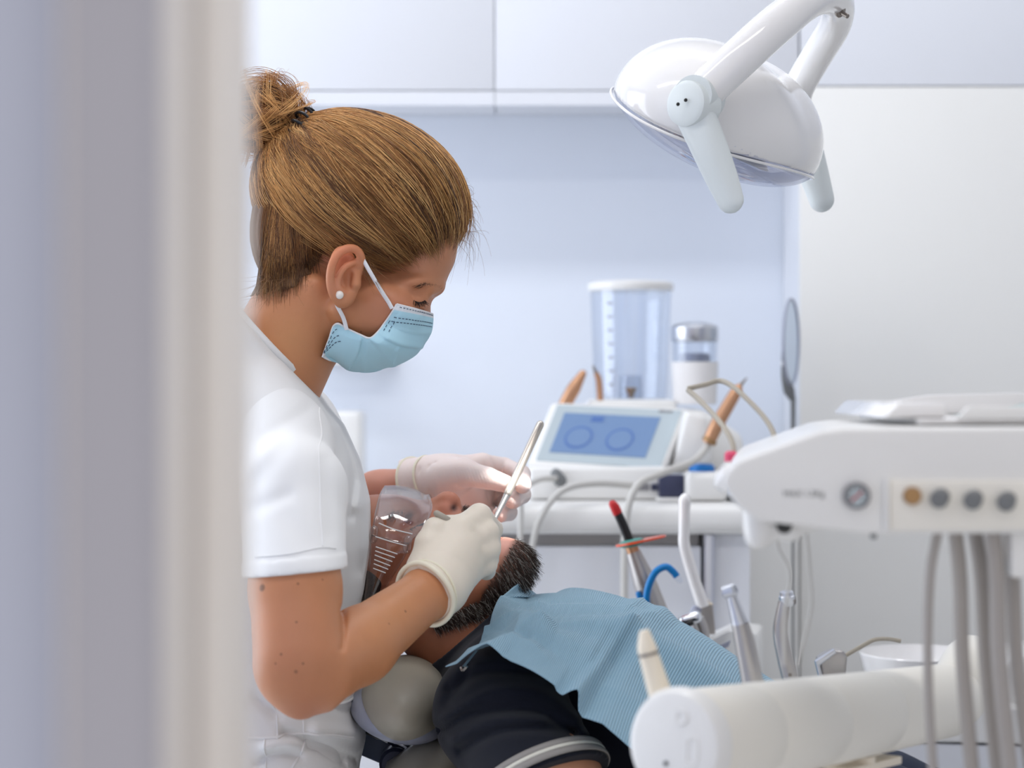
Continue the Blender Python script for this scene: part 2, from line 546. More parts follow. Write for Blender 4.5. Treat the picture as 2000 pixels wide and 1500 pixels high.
# casing (towards the hall), groove seal with the groove's shade in its colour, jamb
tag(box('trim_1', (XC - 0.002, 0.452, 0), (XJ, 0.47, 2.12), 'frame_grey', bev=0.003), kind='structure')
tag(box('trim_2', (XJ - 0.055, 0.4705, 0), (XJ - 0.001, 0.512, 2.12), 'frame_paint', bev=0.003), kind='structure')
tag(box('trim_3', (XJ - 0.055, 0.512, 0), (XJ - 0.003, 0.533, 2.12), 'seal_shade_grey'), kind='structure')
tag(box('trim_4', (XJ - 0.055, 0.534, 0), (XJ, 0.622, 2.12), 'frame_paint', bev=0.003), kind='structure')
tag(box('trim_5', (0.80, 0.452, 0), (0.87, 0.622, 2.12), 'frame_paint', bev=0.003), kind='structure')
tag(box('trim_6', (XJ, 0.452, 2.06), (0.80, 0.622, 2.12), 'frame_paint', bev=0.003), kind='structure')

# ------------------------------------------------------------------ wall cabinets and tall cabinet
YC = 3.10
zdoor = P(0, 177, YC)[2]; zrail = P(0, 205, YC)[2]; zseam = P(0, 168.5, YC)[2]
xs = P(966, 0, YC)[0]; xt = P(1563, 0, YC)[0]
def wall_cab(name, label, x0, x1):
    t = thing(name, label, 'cabinet', ((x0 + x1) / 2, YC, zrail))
    box('carcass', (x0 + .001, YC + .02, zrail + .012), (x1 - .001, 3.298, 2.3), 'laminate', t)
    box('door', (x0 + .0007, YC, zdoor + .001), (x1 - .0007, YC + .018, 2.29), 'laminate', t, bev=.0012)
    box('rail', (x0 + .0005, YC + .001, zrail), (x1 - .0005, YC + .02, zdoor - .0008), 'laminate', t)
w = xt - xs
wall_cab('wall_cabinet', 'white flat-fronted wall cabinet with one seam, between woman\'s head and lamp', xs, xt - .002)
wall_cab('wall_cabinet', 'white flat-fronted wall cabinet directly above the hair bun, next to the doorway', xs - w, xs)
wall_cab('wall_cabinet', 'white wall cabinet hidden mostly behind the door frame', xs - 2 * w, xs - w)
t = thing('tall_cabinet', 'tall white cupboard with two flush doors behind the lamp and tray unit', 'cabinet', (xt + .4, YC, 0))
box('carcass', (xt + .001, YC + .02, 0.0), (xt + 1.1, 3.298, 2.3), 'laminate', t)
box('door', (xt, YC, zseam + .0012), (xt + 1.1, YC + .018, 2.29), 'laminate', t, bev=.001, label='upper door')
box('door', (xt, YC, .08), (xt + 1.1, YC + .018, zseam - .0008), 'laminate_cream', t, bev=.001, label='lower door')
box('plinth', (xt, YC + .03, 0), (xt + 1.1, YC + .04, .08), 'recess_grey', t)

# ------------------------------------------------------------------ counter
YF = 2.72
ztop = P(0, 985, YF)[2]; zbot = P(0, 1045, YF)[2]; xr = P(1470, 0, YF)[0]
bm = bmesh.new(); bmesh.ops.create_cube(bm, size=1)
for v in bm.verts:
    v.co = Vector((-1.3 if v.co.x < 0 else xr, YF if v.co.y < 0 else 3.296, zbot if v.co.z < 0 else ztop))
ed = [e for e in bm.edges if all(abs(v.co.y - YF) < 1e-6 for v in e.verts)] + \
     [e for e in bm.edges if all(abs(v.co.x - xr) < 1e-6 and v.co.z > ztop - 1e-4 for v in e.verts)]
bmesh.ops.bevel(bm, geom=list(set(ed)), offset=.018, segments=5, profile=.5, affect='EDGES')
tag(link('worktop', bm_mesh('worktop', bm, sharp=50), 'plastic_white'),
    'thick white rounded worktop carrying the machine with the screen', 'worktop')
def base_cab(label, x0, x1, m):
    t = thing('base_cabinet', label, 'cabinet', ((x0 + x1) / 2, YF + .05, 0))
    box('carcass', (x0, YF + .07, .1), (x1, 3.29, zbot - .001), 'laminate', t)
    box('grip_recess', (x0 + .001, YF + .066, zbot - .03), (x1 - .001, YF + .07, zbot - .002), 'recess_grey', t)
    box('door', (x0 + .0015, YF + .03, .1), (x1 - .0015, YF + .066, zbot - .019), m, t, bev=.001)
    box('plinth', (x0, YF + .10, 0), (x1, YF + .12, .1), 'recess_grey', t)
xa = P(1372, 0, YF + .03)[0]
base_cab('white base cabinet door under the worktop beside the beard', xa - .42, xa - .001, 'laminate')
base_cab('white base cabinet hidden under the worktop behind the standing woman', xa - .84, xa - .421, 'laminate')
xb = P(1393, 0, YF + .03)[0]; xc = P(1548, 0, YF + .03)[0]
tag(box('side_post', (xa + .0015, YF + .015, 0.0), (xb, YF + .06, zbot - .001), 'alu', bev=.001),
    'slim silver upright between base cabinet and narrow end panel', 'post')
tag(box('end_panel', (xb + .001, YF + .03, 0), (xr, 3.08, zbot - .001), 'laminate', bev=.001),
    'narrow white end panel of the counter under the rounded corner', 'panel')
tag(box('end_panel', (xr - .02, 3.085, 0), (xt - .005, 3.29, ztop - .03), 'laminate_cream', bev=.001),
    'cream filler panel between the counter end and the tall cupboard', 'panel')

# small things on the back wall and far counter
tag(box('towel_box', P(640, 938, 3.12), P(706, 803, 3.12) + np.array([0, .12, 0]), 'plastic_white', bev=.01, seg=3),
    'white upright box on the counter behind the woman\'s shoulder', 'box')
t = thing('wall_shelf', 'pale narrow wall ledge just under the mask', 'shelf', P(700, 702, 3.29))
box('ledge', P(610, 712, 3.22), P(775, 700, 3.22) + np.array([0, .078, 0]), 'plastic_white', t, bev=.003)
box('backplate', P(620, 700, 3.285), P(765, 682, 3.285) + np.array([0, .012, 0]), 'plastic_white', t, bev=.003)

# hand mirror on a slim stand
YM = 3.0
t = thing('stand_mirror', 'slim dark stand with an oval clear mirror seen nearly edge-on beside the tall cupboard', 'mirror', P(1549, 0, YM) * np.array([1, 1, 0]))
n = 40; a = np.linspace(0, 2 * math.pi, n + 1)
cx, cy = 1541, 668
ring = np.array([P(cx + 15 * math.cos(q) + 4, cy + 84 * math.sin(q), YM + .05 * math.cos(q)) for q in a])
tube('rim', ring, .0022, 'shell_grey', t, n=60, seg=8)
link('glass', mesh_data('glass', ring[:-1], [tuple(range(n))], smooth=False), 'mirror_glass', t)
tube('holder', [P(1529, 685, YM - .01), P(1532, 730, YM - .01), P(1541, 762, YM - .004), P(1550, 784, YM)],
     [.0015, .005, .009, .004], 'plastic_midgrey', t, n=16, flat=.5)
tube('clip', [P(1526, 710, YM - .012), P(1532, 711, YM - .012)], .004, 'plastic_white', t, n=3, seg=8)
tube('pole', [P(1549, 780, YM), P(1549, 1000, YM), P(1549, 1330, YM), P(1549, 0, YM) * np.array([1, 1, 0])], [.0042, .0022, .0020, .0020], 'plastic_midgrey', t, n=12, seg=10, smooth_path=True)
lathe('base', P(1549, 0, YM) * np.array([1, 1, 0]), (0, 0, 1), [(0, .07), (.006, .07), (.010, .06), (.012, .004)], 'plastic_midgrey', t)

# ------------------------------------------------------------------ machine with the screen
YD = 2.86
t = thing('cleaning_machine', 'white tabletop machine with a tilted blue touch screen on the worktop', 'dental machine', P(1180, 955, YD))
tl, tr, br, bl = P(1077, 783, YD + .07), P(1345, 795, YD + .06), P(1296, 925, YD - .03), P(1028, 908, YD - .02)
nrm = np.cross(tr - tl, bl - tl); nrm /= np.linalg.norm(nrm)
if nrm[1] > 0: nrm = -nrm
def screen_xy(u, v, lift=0.0):
    return (tl * (1 - u) + tr * u) * (1 - v) + (bl * (1 - u) + br * u) * v + nrm * lift
prism('console', [tl, tr, br, bl], -nrm * .035, 'plastic_white', t, bev=.007, seg=3)
def quad(name, u0, v0, u1, v1, lift, m, par, th=.0012):
    return prism(name, [screen_xy(u0, v0, lift), screen_xy(u1, v0, lift), screen_xy(u1, v1, lift), screen_xy(u0, v1, lift)], nrm * th, m, par)
gl = quad('glass', .055, .065, .965, .93, .0003, 'screen_glass', t)
sc = quad('display', .13, .19, .83, .80, .0012, 'screen_lit', gl)
quad('button', .34, .23, .43, .31, .0026, 'screen_dark', sc, .0004)
for (u, v) in ((.30, .56), (.60, .56)):
    c = [screen_xy(u + .10 * math.cos(q), v + .17 * math.sin(q), .0026) for q in np.linspace(0, 2 * math.pi, 25)[:-1]]
    prism('dial', c, nrm * .0003, 'screen_dark', sc)
    c = [screen_xy(u + .085 * math.cos(q), v + .14 * math.sin(q), .003) for q in np.linspace(0, 2 * math.pi, 25)[:-1]]
    prism('dial_face', c, nrm * .0003, 'screen_lit', sc)
for k, (u0, u1) in enumerate(((.80, .845), (.85, .87), (.875, .90))):
    quad('print', u0, .075, u1, .115, .0013, 'print_grey', gl, .0003)
pprism('rear_body', [(1120, 800), (1300, 800), (1375, 800), (1450, 850), (1462, 925), (1120, 925)], YD + .09, YD + .27, 'plastic_white', t, bev=.012, seg=3)
pprism('side_wing', [(1340, 800), (1380, 815), (1395, 905), (1310, 925)], YD + .0, YD + .1, 'plastic_white', t, bev=.008, seg=3)
box('foot', (*P(1034, 960, YD - .05)[:2], ztop + .001), (*P(1303, 914, YD - .05)[:2] + np.array([0, .22]), P(0, 912, YD - .05)[2]), 'plastic_white', t, bev=.006, seg=3)
tube('socket', [P(1086, 925, YD - .056), P(1094, 938, YD - .056)], [.008, .010], 'plastic_midgrey', t, n=4, seg=12, rounded=True)
box('port', P(1244, 958, YD - .053), P(1268, 945, YD - .053) + np.array([0, .004, 0]), 'print_grey', t)
box('port', P(1272, 958, YD - .053), P(1284, 945, YD - .053) + np.array([0, .004, 0]), 'navy_plastic', t)
# bottle platform behind
pprism('bottle_base', [(1150, 780), (1320, 780), (1330, 830), (1140, 830)], YD + .10, YD + .26, 'plastic_white', t, bev=.01)

YB = YD + .19
base = P(1232, 781, YB); k = S(YB)
t = thing('clear_tank', 'big clear measuring tank with a white lid behind the screen', 'tank', base)
link_prof = [(0, 66 * k), (4 * k, 70 * k), (60 * k, 74 * k), (215 * k, 80 * k)]
lathe('vessel', base, (0, 0, 1), [(h, r) for h, r in link_prof] + [(h, r - .002) for h, r in link_prof[::-1]], 'clear', t, seg=40)
lathe('lid', base + np.array([0, 0, 212 * k]), (0, 0, 1), [(0, 82 * k), (3 * k, 84 * k), (14 * k, 84 * k), (18 * k, 78 * k), (22 * k, 20 * k)], 'plastic_white', t, seg=40)
for i in range(7):
    zz = 30 * k + i * 26 * k; q = math.radians(236)
    r = np.interp(zz, [60 * k, 215 * k], [74 * k, 80 * k]) + .0004
    pth = [base + np.array([r * math.cos(q + d), r * math.sin(q + d), zz]) for d in (-.06, 0, .06)]
    tube('tick_mark', pth, .0014, 'print_grey', t, n=4, seg=6)
lathe('valve', base + np.array([0, -.01, 4 * k]), (0, 0, 1), [(0, 5 * k), (8 * k, 6 * k), (16 * k, 11 * k), (20 * k, 11 * k)], 'brass', t, seg=14)
lathe('inner_cup', base + np.array([0, 0, 2 * k]), (0, 0, 1), [(0, 24 * k), (46 * k, 22 * k), (46 * k, 20.5 * k), (0, 22.5 * k)], 'clear', t, seg=24)

YJ = YD + .13
base = P(1357, 790, YJ); k = S(YJ)
t = thing('powder_jar', 'small clear jar with silver cap and white wrap, right beside the big tank', 'jar', base)
lathe('vessel', base, (0, 0, 1), [(0, 40 * k), (100 * k, 45 * k), (126 * k, 45 * k), (126 * k, 42 * k), (4 * k, 38 * k)], 'clear', t)
lathe('cap', base + np.array([0, 0, 122 * k]), (0, 0, 1), [(0, 44 * k), (4 * k, 46 * k), (28 * k, 46 * k), (33 * k, 42 * k), (38 * k, 22 * k)], 'alu', t)
lathe('wrap', base + np.array([0, 0, 1 * k]), (0, 0, 1), [(0, 42 * k), (82 * k, 46 * k), (82 * k, 45.5 * k), (0, 41.5 * k)], 'paper_white', t)
lathe('powder', base + np.array([0, 0, 84 * k]), (0, 0, 1), [(0, 30 * k), (14 * k, 30 * k), (16 * k, 26 * k)], 'shell_grey', t, seg=16)

t = thing('handpiece', 'bronze handpiece leaning at the left corner of the screen', 'handpiece', P(1105, 785, YD + .12))
tube('shaft', [P(1098, 800, YD + .10), P(1120, 760, YD + .10), P(1138, 730, YD + .10)], [.010, .011, .006], 'bronze', t, n=10, rounded=True)
t = thing('handpiece', 'thin dark-tipped handpiece standing between screen corner and tank', 'handpiece', P(1170, 785, YD + .13))
tube('shaft', [P(1173, 795, YD + .11), P(1170, 745, YD + .11), P(1164, 728, YD + .11)], [.005, .005, .004], 'bronze', t, n=10)
tube('tip', [P(1164, 728, YD + .11), P(1158, 714, YD + .11)], [.003, .0015], 'steel_dark', t, n=6)
t = thing('handpiece', 'slim bronze handpiece with pointed tip, leaning on the machine right of the screen', 'handpiece', P(1380, 868, YD - .05))
tube('shaft', [P(1383, 866, YD - .05), P(1400, 830, YD - .05), P(1436, 768, YD - .05), P(1446, 752, YD - .05)], [.0095, .0105, .009, .004], 'bronze', t, n=16)
tube('tip', [P(1446, 752, YD - .05), P(1459, 738, YD - .05)], [.003, .001], 'steel_dark', t, n=6)
tube('ring', [P(1384, 864, YD - .05), P(1388, 857, YD - .05)], .0112, 'brass', t, n=3)
tag(tube('hose', [P(1383, 870, YD - .05), P(1355, 900, YD - .09), P(1290, 925, YD - .13), P(1248, 945, YD - .15), P(1228, 985, YD - .16), P(1221, 1040, YD - .16), P(1219, 1120, YD - .16), P(1219, 1260, YD - .16)], .0055, 'hose_light', n=50),
    'pale hose from the bronze handpiece hanging over the worktop edge', 'hose')
tag(tube('hose', [P(1236, 948, YD - .1), P(1160, 944, YD - .13), P(1100, 957, YD - .15), P(1062, 1000, YD - .16), P(1042, 1055, YD - .16), P(1030, 1160, YD - .16)], .005, 'hose_light', n=40),
    'pale hose bending over the worktop edge beside the beard', 'hose')
tag(tube('hose', [P(1086, 934, YD - .062), P(1050, 938, YD - .1), P(1022, 960, YD - .155), P(1017, 1010, YD - .16), P(1016, 1160, YD - .16)], .0042, 'hose_light', n=40),
    'thin white cord plugged into the machine foot', 'cord')
box_y = YF + .06
t = thing('dark_box', 'small navy box on the worktop between machine and blue-capped dispenser', 'box', P(1312, 970, box_y))
box('body', (*P(1288, 0, box_y)[:2], ztop + .006), (*P(1336, 0, box_y)[:2] + np.array([0, .03]), P(0, 928, box_y)[2]), 'navy_plastic', t, bev=.002)
box('tray', (*P(1284, 0, box_y - .01)[:2], ztop + .0005), (*P(1336, 0, box_y - .01)[:2] + np.array([0, .045]), ztop + .006), 'plastic_white', t, bev=.002)
t = thing('dispenser', 'white rounded dispenser with a blue cap on the worktop end', 'dispenser', P(1380, 985, box_y))
box('body', (*P(1338, 0, box_y - .01)[:2], ztop + .0005), (*P(1424, 0, box_y - .01)[:2] + np.array([0, .075]), P(0, 922, box_y)[2]), 'plastic_white', t, bev=.012, seg=4)
lathe('cap', P(1371, 925, box_y + .03), (0, 0, 1), [(0, .019), (.010, .019), (.014, .015), (.015, .001)], 'blue_knob', t)
tag(box('dark_tray', (*P(1425, 0, box_y)[:2], ztop + .0005), (*P(1466, 0, box_y)[:2] + np.array([0, .05]), ztop + .008), 'plastic_midgrey', bev=.001),
    'small dark tray at the worktop corner', 'tray')
# ================================================================== the dentist
YW = 1.86; SW = S(YW)
mat('skin_man', (190, 132, 104), 0.5, sss=0.12, attr='Col', noise=0.08, nscale=60, bump=0.15, bscale=800, bdist=.0004)
mat('cotton_white', (236, 236, 236), 0.75, sheen=0.2, bump=0.10, bscale=1800, bdist=.0002)
mat('latex', (236, 225, 208), 0.42, noise=0.03, nscale=50, bump=0.22, bscale=320, bdist=.0006, sss=.05)
mat('latex_far', (238, 220, 214), 0.40, noise=0.03, nscale=50, bump=0.22, bscale=320, bdist=.0006, sss=.05)
mat('latex_roll', (242, 235, 212), 0.42, bump=0.2, bscale=300)
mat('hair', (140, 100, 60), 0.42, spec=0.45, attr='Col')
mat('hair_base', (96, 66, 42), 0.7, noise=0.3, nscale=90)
mat('mask_blue', (142, 200, 222), 0.75, attr='Col', bump=0.12, bscale=1500, bdist=.0003)
mat('mask_white', (240, 240, 242), 0.7)
mat('stitch', (70, 92, 118), 0.8)
mat('pearl', (246, 240, 232), 0.16, coat=0.7)
mat('navy_cloth', (22, 25, 36), 0.9, spec=0.2, sheen=0.10, noise=0.12, nscale=300, bump=0.25, bscale=1500, bdist=.0004)
mat('cuff_grey', (150, 146, 142), 0.85, bump=0.3, bscale=1500)
mat('cuff_white', (222, 220, 208), 0.85, bump=0.3, bscale=1500)
mat('denim', (38, 46, 64), 0.85, noise=0.1, nscale=300)
mat('nail_dark', (30, 22, 20), 0.6)

def w(px, py, dy=0.0):
    """Point of the dentist's head given on her middle plane, then moved by dy metres in depth."""
    return P(px, py, YW + dy)

def head_sdf(p):
    m = p.copy(); m[:, 1] = YW - np.abs(p[:, 1] - YW)
    s = SW
    d = ell(m, w(708, 392), (198 * s, 148 * s, 148 * s), None) if False else ell(m, w(704, 390), (196 * s, .072, 146 * s), RI(17))
    d = smin(d, ell(m, w(832, 496), (80 * s, .045, 58 * s), RI(110)), .012)
    d = smin(d, ell(m, w(812, 556), (54 * s, .050, 26 * s), RI(-10)), .010)
    d = smin(d, rc(m, w(817, 572), w(812, 640), 15 * s, 17 * s), .010)
    d = smin(d, ell(m, w(745, 612), (95 * s, .056, 88 * s), RI(35)), .014)
    d = smin(d, ell(m, w(768, 592, -.040), (52 * s, .020, 26 * s), RI(35)), .012)
    d = smin(d, rc(m, w(668, 606, -.050), w(716, 690, 0), 24 * s, 34 * s), .018)
    d = smin(d, rc(m, w(600, 590), w(528, 730), .049, .053), .020)
    d = smin(d, rc(m, w(615, 560, -.045), w(588, 740, -.018), .010, .011), .012)     # neck muscle
    # eye socket and closed lid
    d = smax(d, -ell(m, w(838, 584, -.036), (20 * s, .016, 14 * s), RI(20)), .008)
    d = smin(d, ball(m, w(812, 588, -.0315), .0118), .004)
    d = smin(d, rc(m, w(836, 566, -.030), w(852, 560, -.014), .006, .006), .008)
    return d

# ear, its rim and hollows
def e(px, py, dy=0.0): return w(px, py, -.073 + dy)
rim = [e(701, 530, .006), e(706, 506, .000), e(696, 488, -.004), e(676, 486, -.008), e(657, 500, -.011), e(647, 524, -.012), e(645, 552, -.010), e(652, 578, -.005), e(664, 590, .000)]
anti = [e(694, 512, .000), e(676, 520, -.006), e(664, 536, -.007), e(660, 556, -.006), e(668, 572, -.003)]
def ear_sdf(p):
    s = SW
    d = ell(p, e(672, 538, .004), (29 * s, .0065, 56 * s), RI(-6))
    d = smin(d, ell(p, e(668, 584, .002), (17 * s, .006, 17 * s)), .006)
    d = smax(d, -ell(p, e(682, 546, -.004), (12 * s, .008, 21 * s), RI(-4)), .003)
    d = smax(d, -ell(p, e(680, 510, -.004), (17 * s, .0055, 11 * s), RI(-20)), .003)
    d = smin(d, polyd(p, catmull(rim, 24)) - .0040, .0025)
    d = smin(d, polyd(p, catmull(anti, 14)) - .0030, .003)
    d = smin(d, rc(p, e(697, 536, .004), e(695, 556, .002), .004, .0048), .003)
    return d
lo, hi = bounds([e(630, 470), e(720, 610)], 0.004); lo[1] = YW - .098; hi[1] = YW - .052
ge = sdf_geo(ear_sdf, lo, hi, .0009)
gef = (ge[0] * np.array([1, -1, 1]) + np.array([0, 2 * YW, 0]), ge[1][:, ::-1])

def arms_sdf(p):
    d = rc(p, P(500, 765, YW), P(522, 930, YW), .036, .085)
    d = smin(d, rc(p, P(505, 850, YW), P(545, 875, 1.735), .042, .034), .03)
    d = smin(d, rc(p, P(545, 875, 1.735), P(573, 960, 1.655), .034, .0365), .008)
    d = smin(d, rc(p, P(573, 960, 1.655), P(577, 1150, 1.588), .0365, .0372), .008)
    d = smin(d, rc(p, P(577, 1150, 1.588), P(583, 1285, 1.56), .0372, .0365), .008)
    d = smin(d, ball(p, P(580, 1318, 1.56), .0300), .012)
    d = smin(d, rc(p, P(590, 1372, 1.565), P(612, 1352, 1.57), .0112, .020), .018)
    d = smin(d, rc(p, P(622, 1302, 1.57), P(700, 1262, 1.615), .0340, .0305), .006)
    d = smin(d, rc(p, P(700, 1262, 1.615), P(842, 1153, 1.70), .0305, .0222), .012)
    d = smin(d, rc(p, P(842, 1153, 1.70), P(870, 1110, 1.72), .0222, .0230), .012)
    d += groove(p, [([(670, 1190), (672, 1230), (668, 1268)], 5, .0030)], 1.62)
    f = rc(p, P(505, 860, YW), P(550, 900, 2.03), .045, .036)
    f = smin(f, rc(p, P(550, 900, 2.03), P(590, 1075, 2.12), .036, .036), .02)
    f = smin(f, rc(p, P(590, 1075, 2.12), P(740, 975, 2.07), .036, .027), .02)
    f = smin(f, rc(p, P(740, 975, 2.07), P(850, 940, 2.02), .027, .0225), .02)
    return smin(d, f, .02)
def body_sdf(p):
    out = np.empty(len(p), np.float32); z = p[:, 2]
    hi_ = z > H - .03; lo_ = z < H + .06
    a_ = np.full(len(p), 1.0, np.float32); b_ = np.full(len(p), 1.0, np.float32)
    if hi_.any(): a_[hi_] = head_sdf(p[hi_])
    if lo_.any(): b_[lo_] = arms_sdf(p[lo_])
    a_[~hi_] = .2; b_[~lo_] = .2
    return smin(a_, b_, .01)
lo = np.array([-.37, 1.50, H - .31]); hi = np.array([-.02, 2.18, H + .28])
gh = sdf_geo(body_sdf, lo, hi, .00175)

def woman_cols(V):
    c = np.tile(np.array(lin((196, 132, 92))[:3]), (len(V), 1))
    x, y = to_px(V)
    def add(px, py, r, col, k):
        g = k * np.exp(-(((x - px) ** 2 + (y - py) ** 2) / r ** 2))[:, None]
        c[:] = c * (1 - g) + np.array(lin(col)[:3]) * g
    add(672, 500, 34, (226, 140, 104), .8); add(655, 560, 26, (222, 150, 120), .5)
    add(770, 600, 60, (198, 132, 106), .5); add(560, 660, 60, (206, 148, 98), .6)
    add(740, 1200, 110, (198, 140, 94), .6); add(570, 1250, 120, (182, 122, 92), .6)
    add(600, 1400, 50, (172, 106, 80), .5)
    add(840, 500, 40, (196, 140, 114), .5); add(745, 965, 70, (206, 140, 124), .8)
    return c
MP = [(512, 1148, .0034, .40), (582, 1140, .0013, .55), (630, 1132, .0011, .6), (579, 1215, .0013, .55), (549, 1278, .0014, .55), (592, 1296, .0013, .55),
      (578, 1312, .0018, .6), (538, 1296, .0012, .6), (792, 1194, .0014, .5), (760, 1218, .0011, .55), (705, 648, .0012, .6)]
mq = surf(body_sdf, np.array([m_[0] for m_ in MP], float), np.array([m_[1] for m_ in MP], float), 1.45)
moles = [(*map(float, q), m_[2], m_[3]) for q, m_ in zip(mq, MP)]
mat('skin_woman', (203, 152, 124), 0.46, sss=0.12, attr='Col', noise=0.06, nscale=60, bump=0.12, bscale=900, bdist=.0004, dots=moles)
dent = thing('person', 'woman with hair bun in white tunic and blue mask bending over the reclining man', 'person', (-.25, YW, 0))
Vb, Fb = join_geo(gh, ge, gef)
link('body', mesh_data('body', Vb, Fb, col=woman_cols(Vb)), 'skin_woman', dent)

# tunic ---------------------------------------------------------------
TZ = np.array([700, 760, 830, 900, 980, 1060, 1150, 1240, 1330, 1400, 1450, 1500, 1560, 1700], float)
TF = np.array([560, 606, 668, 700, 720, 724, 712, 690, 690, 704, 712, 700, 694, 700], float)    # front edge
TB = np.array([430, 390, 360, 345, 335, 335, 340, 345, 345, 335, 325, 320, 318, 318], float)    # back edge
TW = np.array([.09, .13, .165, .175, .18, .178, .17, .165, .168, .172, .176, .18, .182, .182])
Zt = H + (750 - TZ) / FPX * YW
def tunic_sdf(p):
    z = p[:, 2]; zi = Zt[::-1]
    fr = np.interp(z, zi, ((TF - 1000) * SW)[::-1]); bk = np.interp(z, zi, ((TB - 1000) * SW)[::-1]); wd_ = np.interp(z, zi, TW[::-1])
    cx = (fr + bk) / 2; rx = (fr - bk) / 2
    k = (np.abs((p[:, 0] - cx) / rx) ** 2.3 + np.abs((p[:, 1] - YW) / wd_) ** 2.3) ** (1 / 2.3)
    d = (k - 1) * np.minimum(rx, wd_) * .9
    d = smin(d, rc(p, P(492, 755, YW), P(540, 850, 1.745), .045, .040), .03)
    d = smin(d, rc(p, P(492, 765, YW), P(550, 860, 1.98), .045, .045), .03)
    d += groove(p, [([(555, 1432), (610, 1450), (668, 1488)], 9, .006), ([(600, 1460), (640, 1462), (700, 1486)], 6, .004),
                    ([(500, 1492), (540, 1470), (585, 1478)], 7, .004), ([(676, 840), (692, 920), (682, 1010)], 8, .004),
                    ([(620, 1425), (690, 1432)], 14, -.005), ([(520, 1460), (575, 1448)], 14, -.004), ([(500, 1362), (540, 1392)], 12, .003),
                    ([(690, 1010), (700, 1110)], 16, .003), ([(640, 1378), (700, 1396)], 8, .003)], 1.83)
    # neck opening
    n = np.array([.745, 0, .667], np.float32); q = P(545, 684, YW)
    d = smax(d, (p - q.astype(np.float32)) @ n, .004)
    d = smax(d, p[:, 2] - P(0, 606, YW)[2], .006)
    # far sleeve
    f = rc(p, P(560, 840, 1.98), P(588, 985, 2.09), .052, .050)
    d = smin(d, f, .02)
    return d
def sleeve_sdf(p):
    a0, a1, a2 = P(545, 868, 1.735), P(573, 960, 1.655), P(577, 1150, 1.588)
    d = smin(rc(p, a0, a1, .0425, .0450), rc(p, a1, a2, .0450, .0418), .01)
    d = smin(d, rc(p, P(492, 755, YW), a0, .045, .0415), .03)
    ax = (a2 - a1) / np.linalg.norm(a2 - a1)
    # hem cut: from (490,1127) to (672,1110)
    n = np.array([.095, -.06, -1.0]); n /= np.linalg.norm(n)
    pl = (p - P(672, 1111, 1.585).astype(np.float32)) @ n.astype(np.float32)
    d = d - .0012 * (pl > -.0125) 
    d += groove(p, [([(495, 995), (560, 968)], 16, .0026), ([(500, 940), (550, 880)], 20, .0026), ([(520, 850), (600, 800)], 14, .002),
                    ([(636, 900), (645, 1040)], 16, .0016), ([(560, 1010), (600, 1060)], 22, .0012)], 1.75)
    d = smax(d, pl, .001)
    inner = rc(p, a1, a2, .0415, .0385)
    return d
lo = np.array([-.36, YW - .23, H - .46]); hi = np.array([-.10, YW + .30, H + .09])
gt = sdf_geo(tunic_sdf, lo, hi, .0027, 2)
lo, hi = bounds([P(492, 755, YW), P(545, 868, 1.735), P(578, 1120, 1.588)], .055)
gs = sdf_geo(sleeve_sdf, lo, hi, .0018, 2)
V_, F_ = gt
tun = link('tunic', mesh_data('tunic', V_, F_), 'cotton_white', dent)
slv = link('sleeve', mesh_data('sleeve', *gs), 'cotton_white', tun)
# collar band along the neckline
def col_pt(a):
    c_ = P(512, 647, YW); u = np.array([.667, 0, -.745])
    return c_ + u * (.066 * math.cos(a)) + np.array([0, 1, 0]) * (-.068 * math.sin(a)) + np.array([.745, 0, .667]) * .001
tube('collar', [col_pt(q) * np.array([1, 1, 0]) + np.array([0, 0, min(col_pt(q)[2], P(0, 606, YW)[2])]) for q in np.linspace(0, 2 * math.pi, 33)], .0040, 'cotton_white', tun, n=64, seg=8, flat=1.0)
# stitched seams, pocket
def on_surf(fn, pts, n, d0=.0003):
    """Push a path onto a distance-field surface along -Y."""
    path = catmull(pts, n).astype(np.float32)
    path[:, 1] -= .12
    for _ in range(90):
        path[:, 1] += np.clip(fn(path) * .8, -.004, .01)
    path[:, 1] -= d0
    return path
tube('seam', on_surf(sleeve_sdf, [P(598, 800, 1.62), P(614, 880, 1.60), P(622, 1000, 1.58), P(627, 1070, 1.56)], 30), .0007, 'cotton_white', slv, seg=6, smooth_path=False)
tube('hem', on_surf(sleeve_sdf, [P(492, 1092, 1.55), P(560, 1086, 1.54), P(620, 1074, 1.55), P(652, 1074, 1.57)], 30), .0008, 'cotton_white', slv, seg=6, smooth_path=False)
tube('seam', on_surf(tunic_sdf, [P(520, 1350, 1.70), P(540, 1400, 1.70), P(543, 1440, 1.70)], 14), .0009, 'cotton_white', tun, seg=6, smooth_path=False)
tube('seam', on_surf(tunic_sdf, [P(588, 1400, 1.70), P(590, 1440, 1.70), P(588, 1470, 1.70), P(570, 1500, 1.70)], 20), .0011, 'cotton_white', tun, seg=6, smooth_path=False)
tube('pocket_edge', on_surf(tunic_sdf, [P(488, 1437, 1.70), P(540, 1438, 1.70), P(590, 1438, 1.70), P(640, 1452, 1.70), P(676, 1472, 1.71)], 30), .0016, 'cotton_white', tun, seg=6, smooth_path=False)
tube('pocket_edge', on_surf(tunic_sdf, [P(590, 1401, 1.70), P(640, 1402, 1.70), P(684, 1411, 1.72)], 24), .0014, 'cotton_white', tun, seg=6, smooth_path=False)
tube('seam', on_surf(tunic_sdf, [P(520, 1440, 1.70), P(522, 1500, 1.70)], 14), .0008, 'cotton_white', tun, seg=6, smooth_path=False)

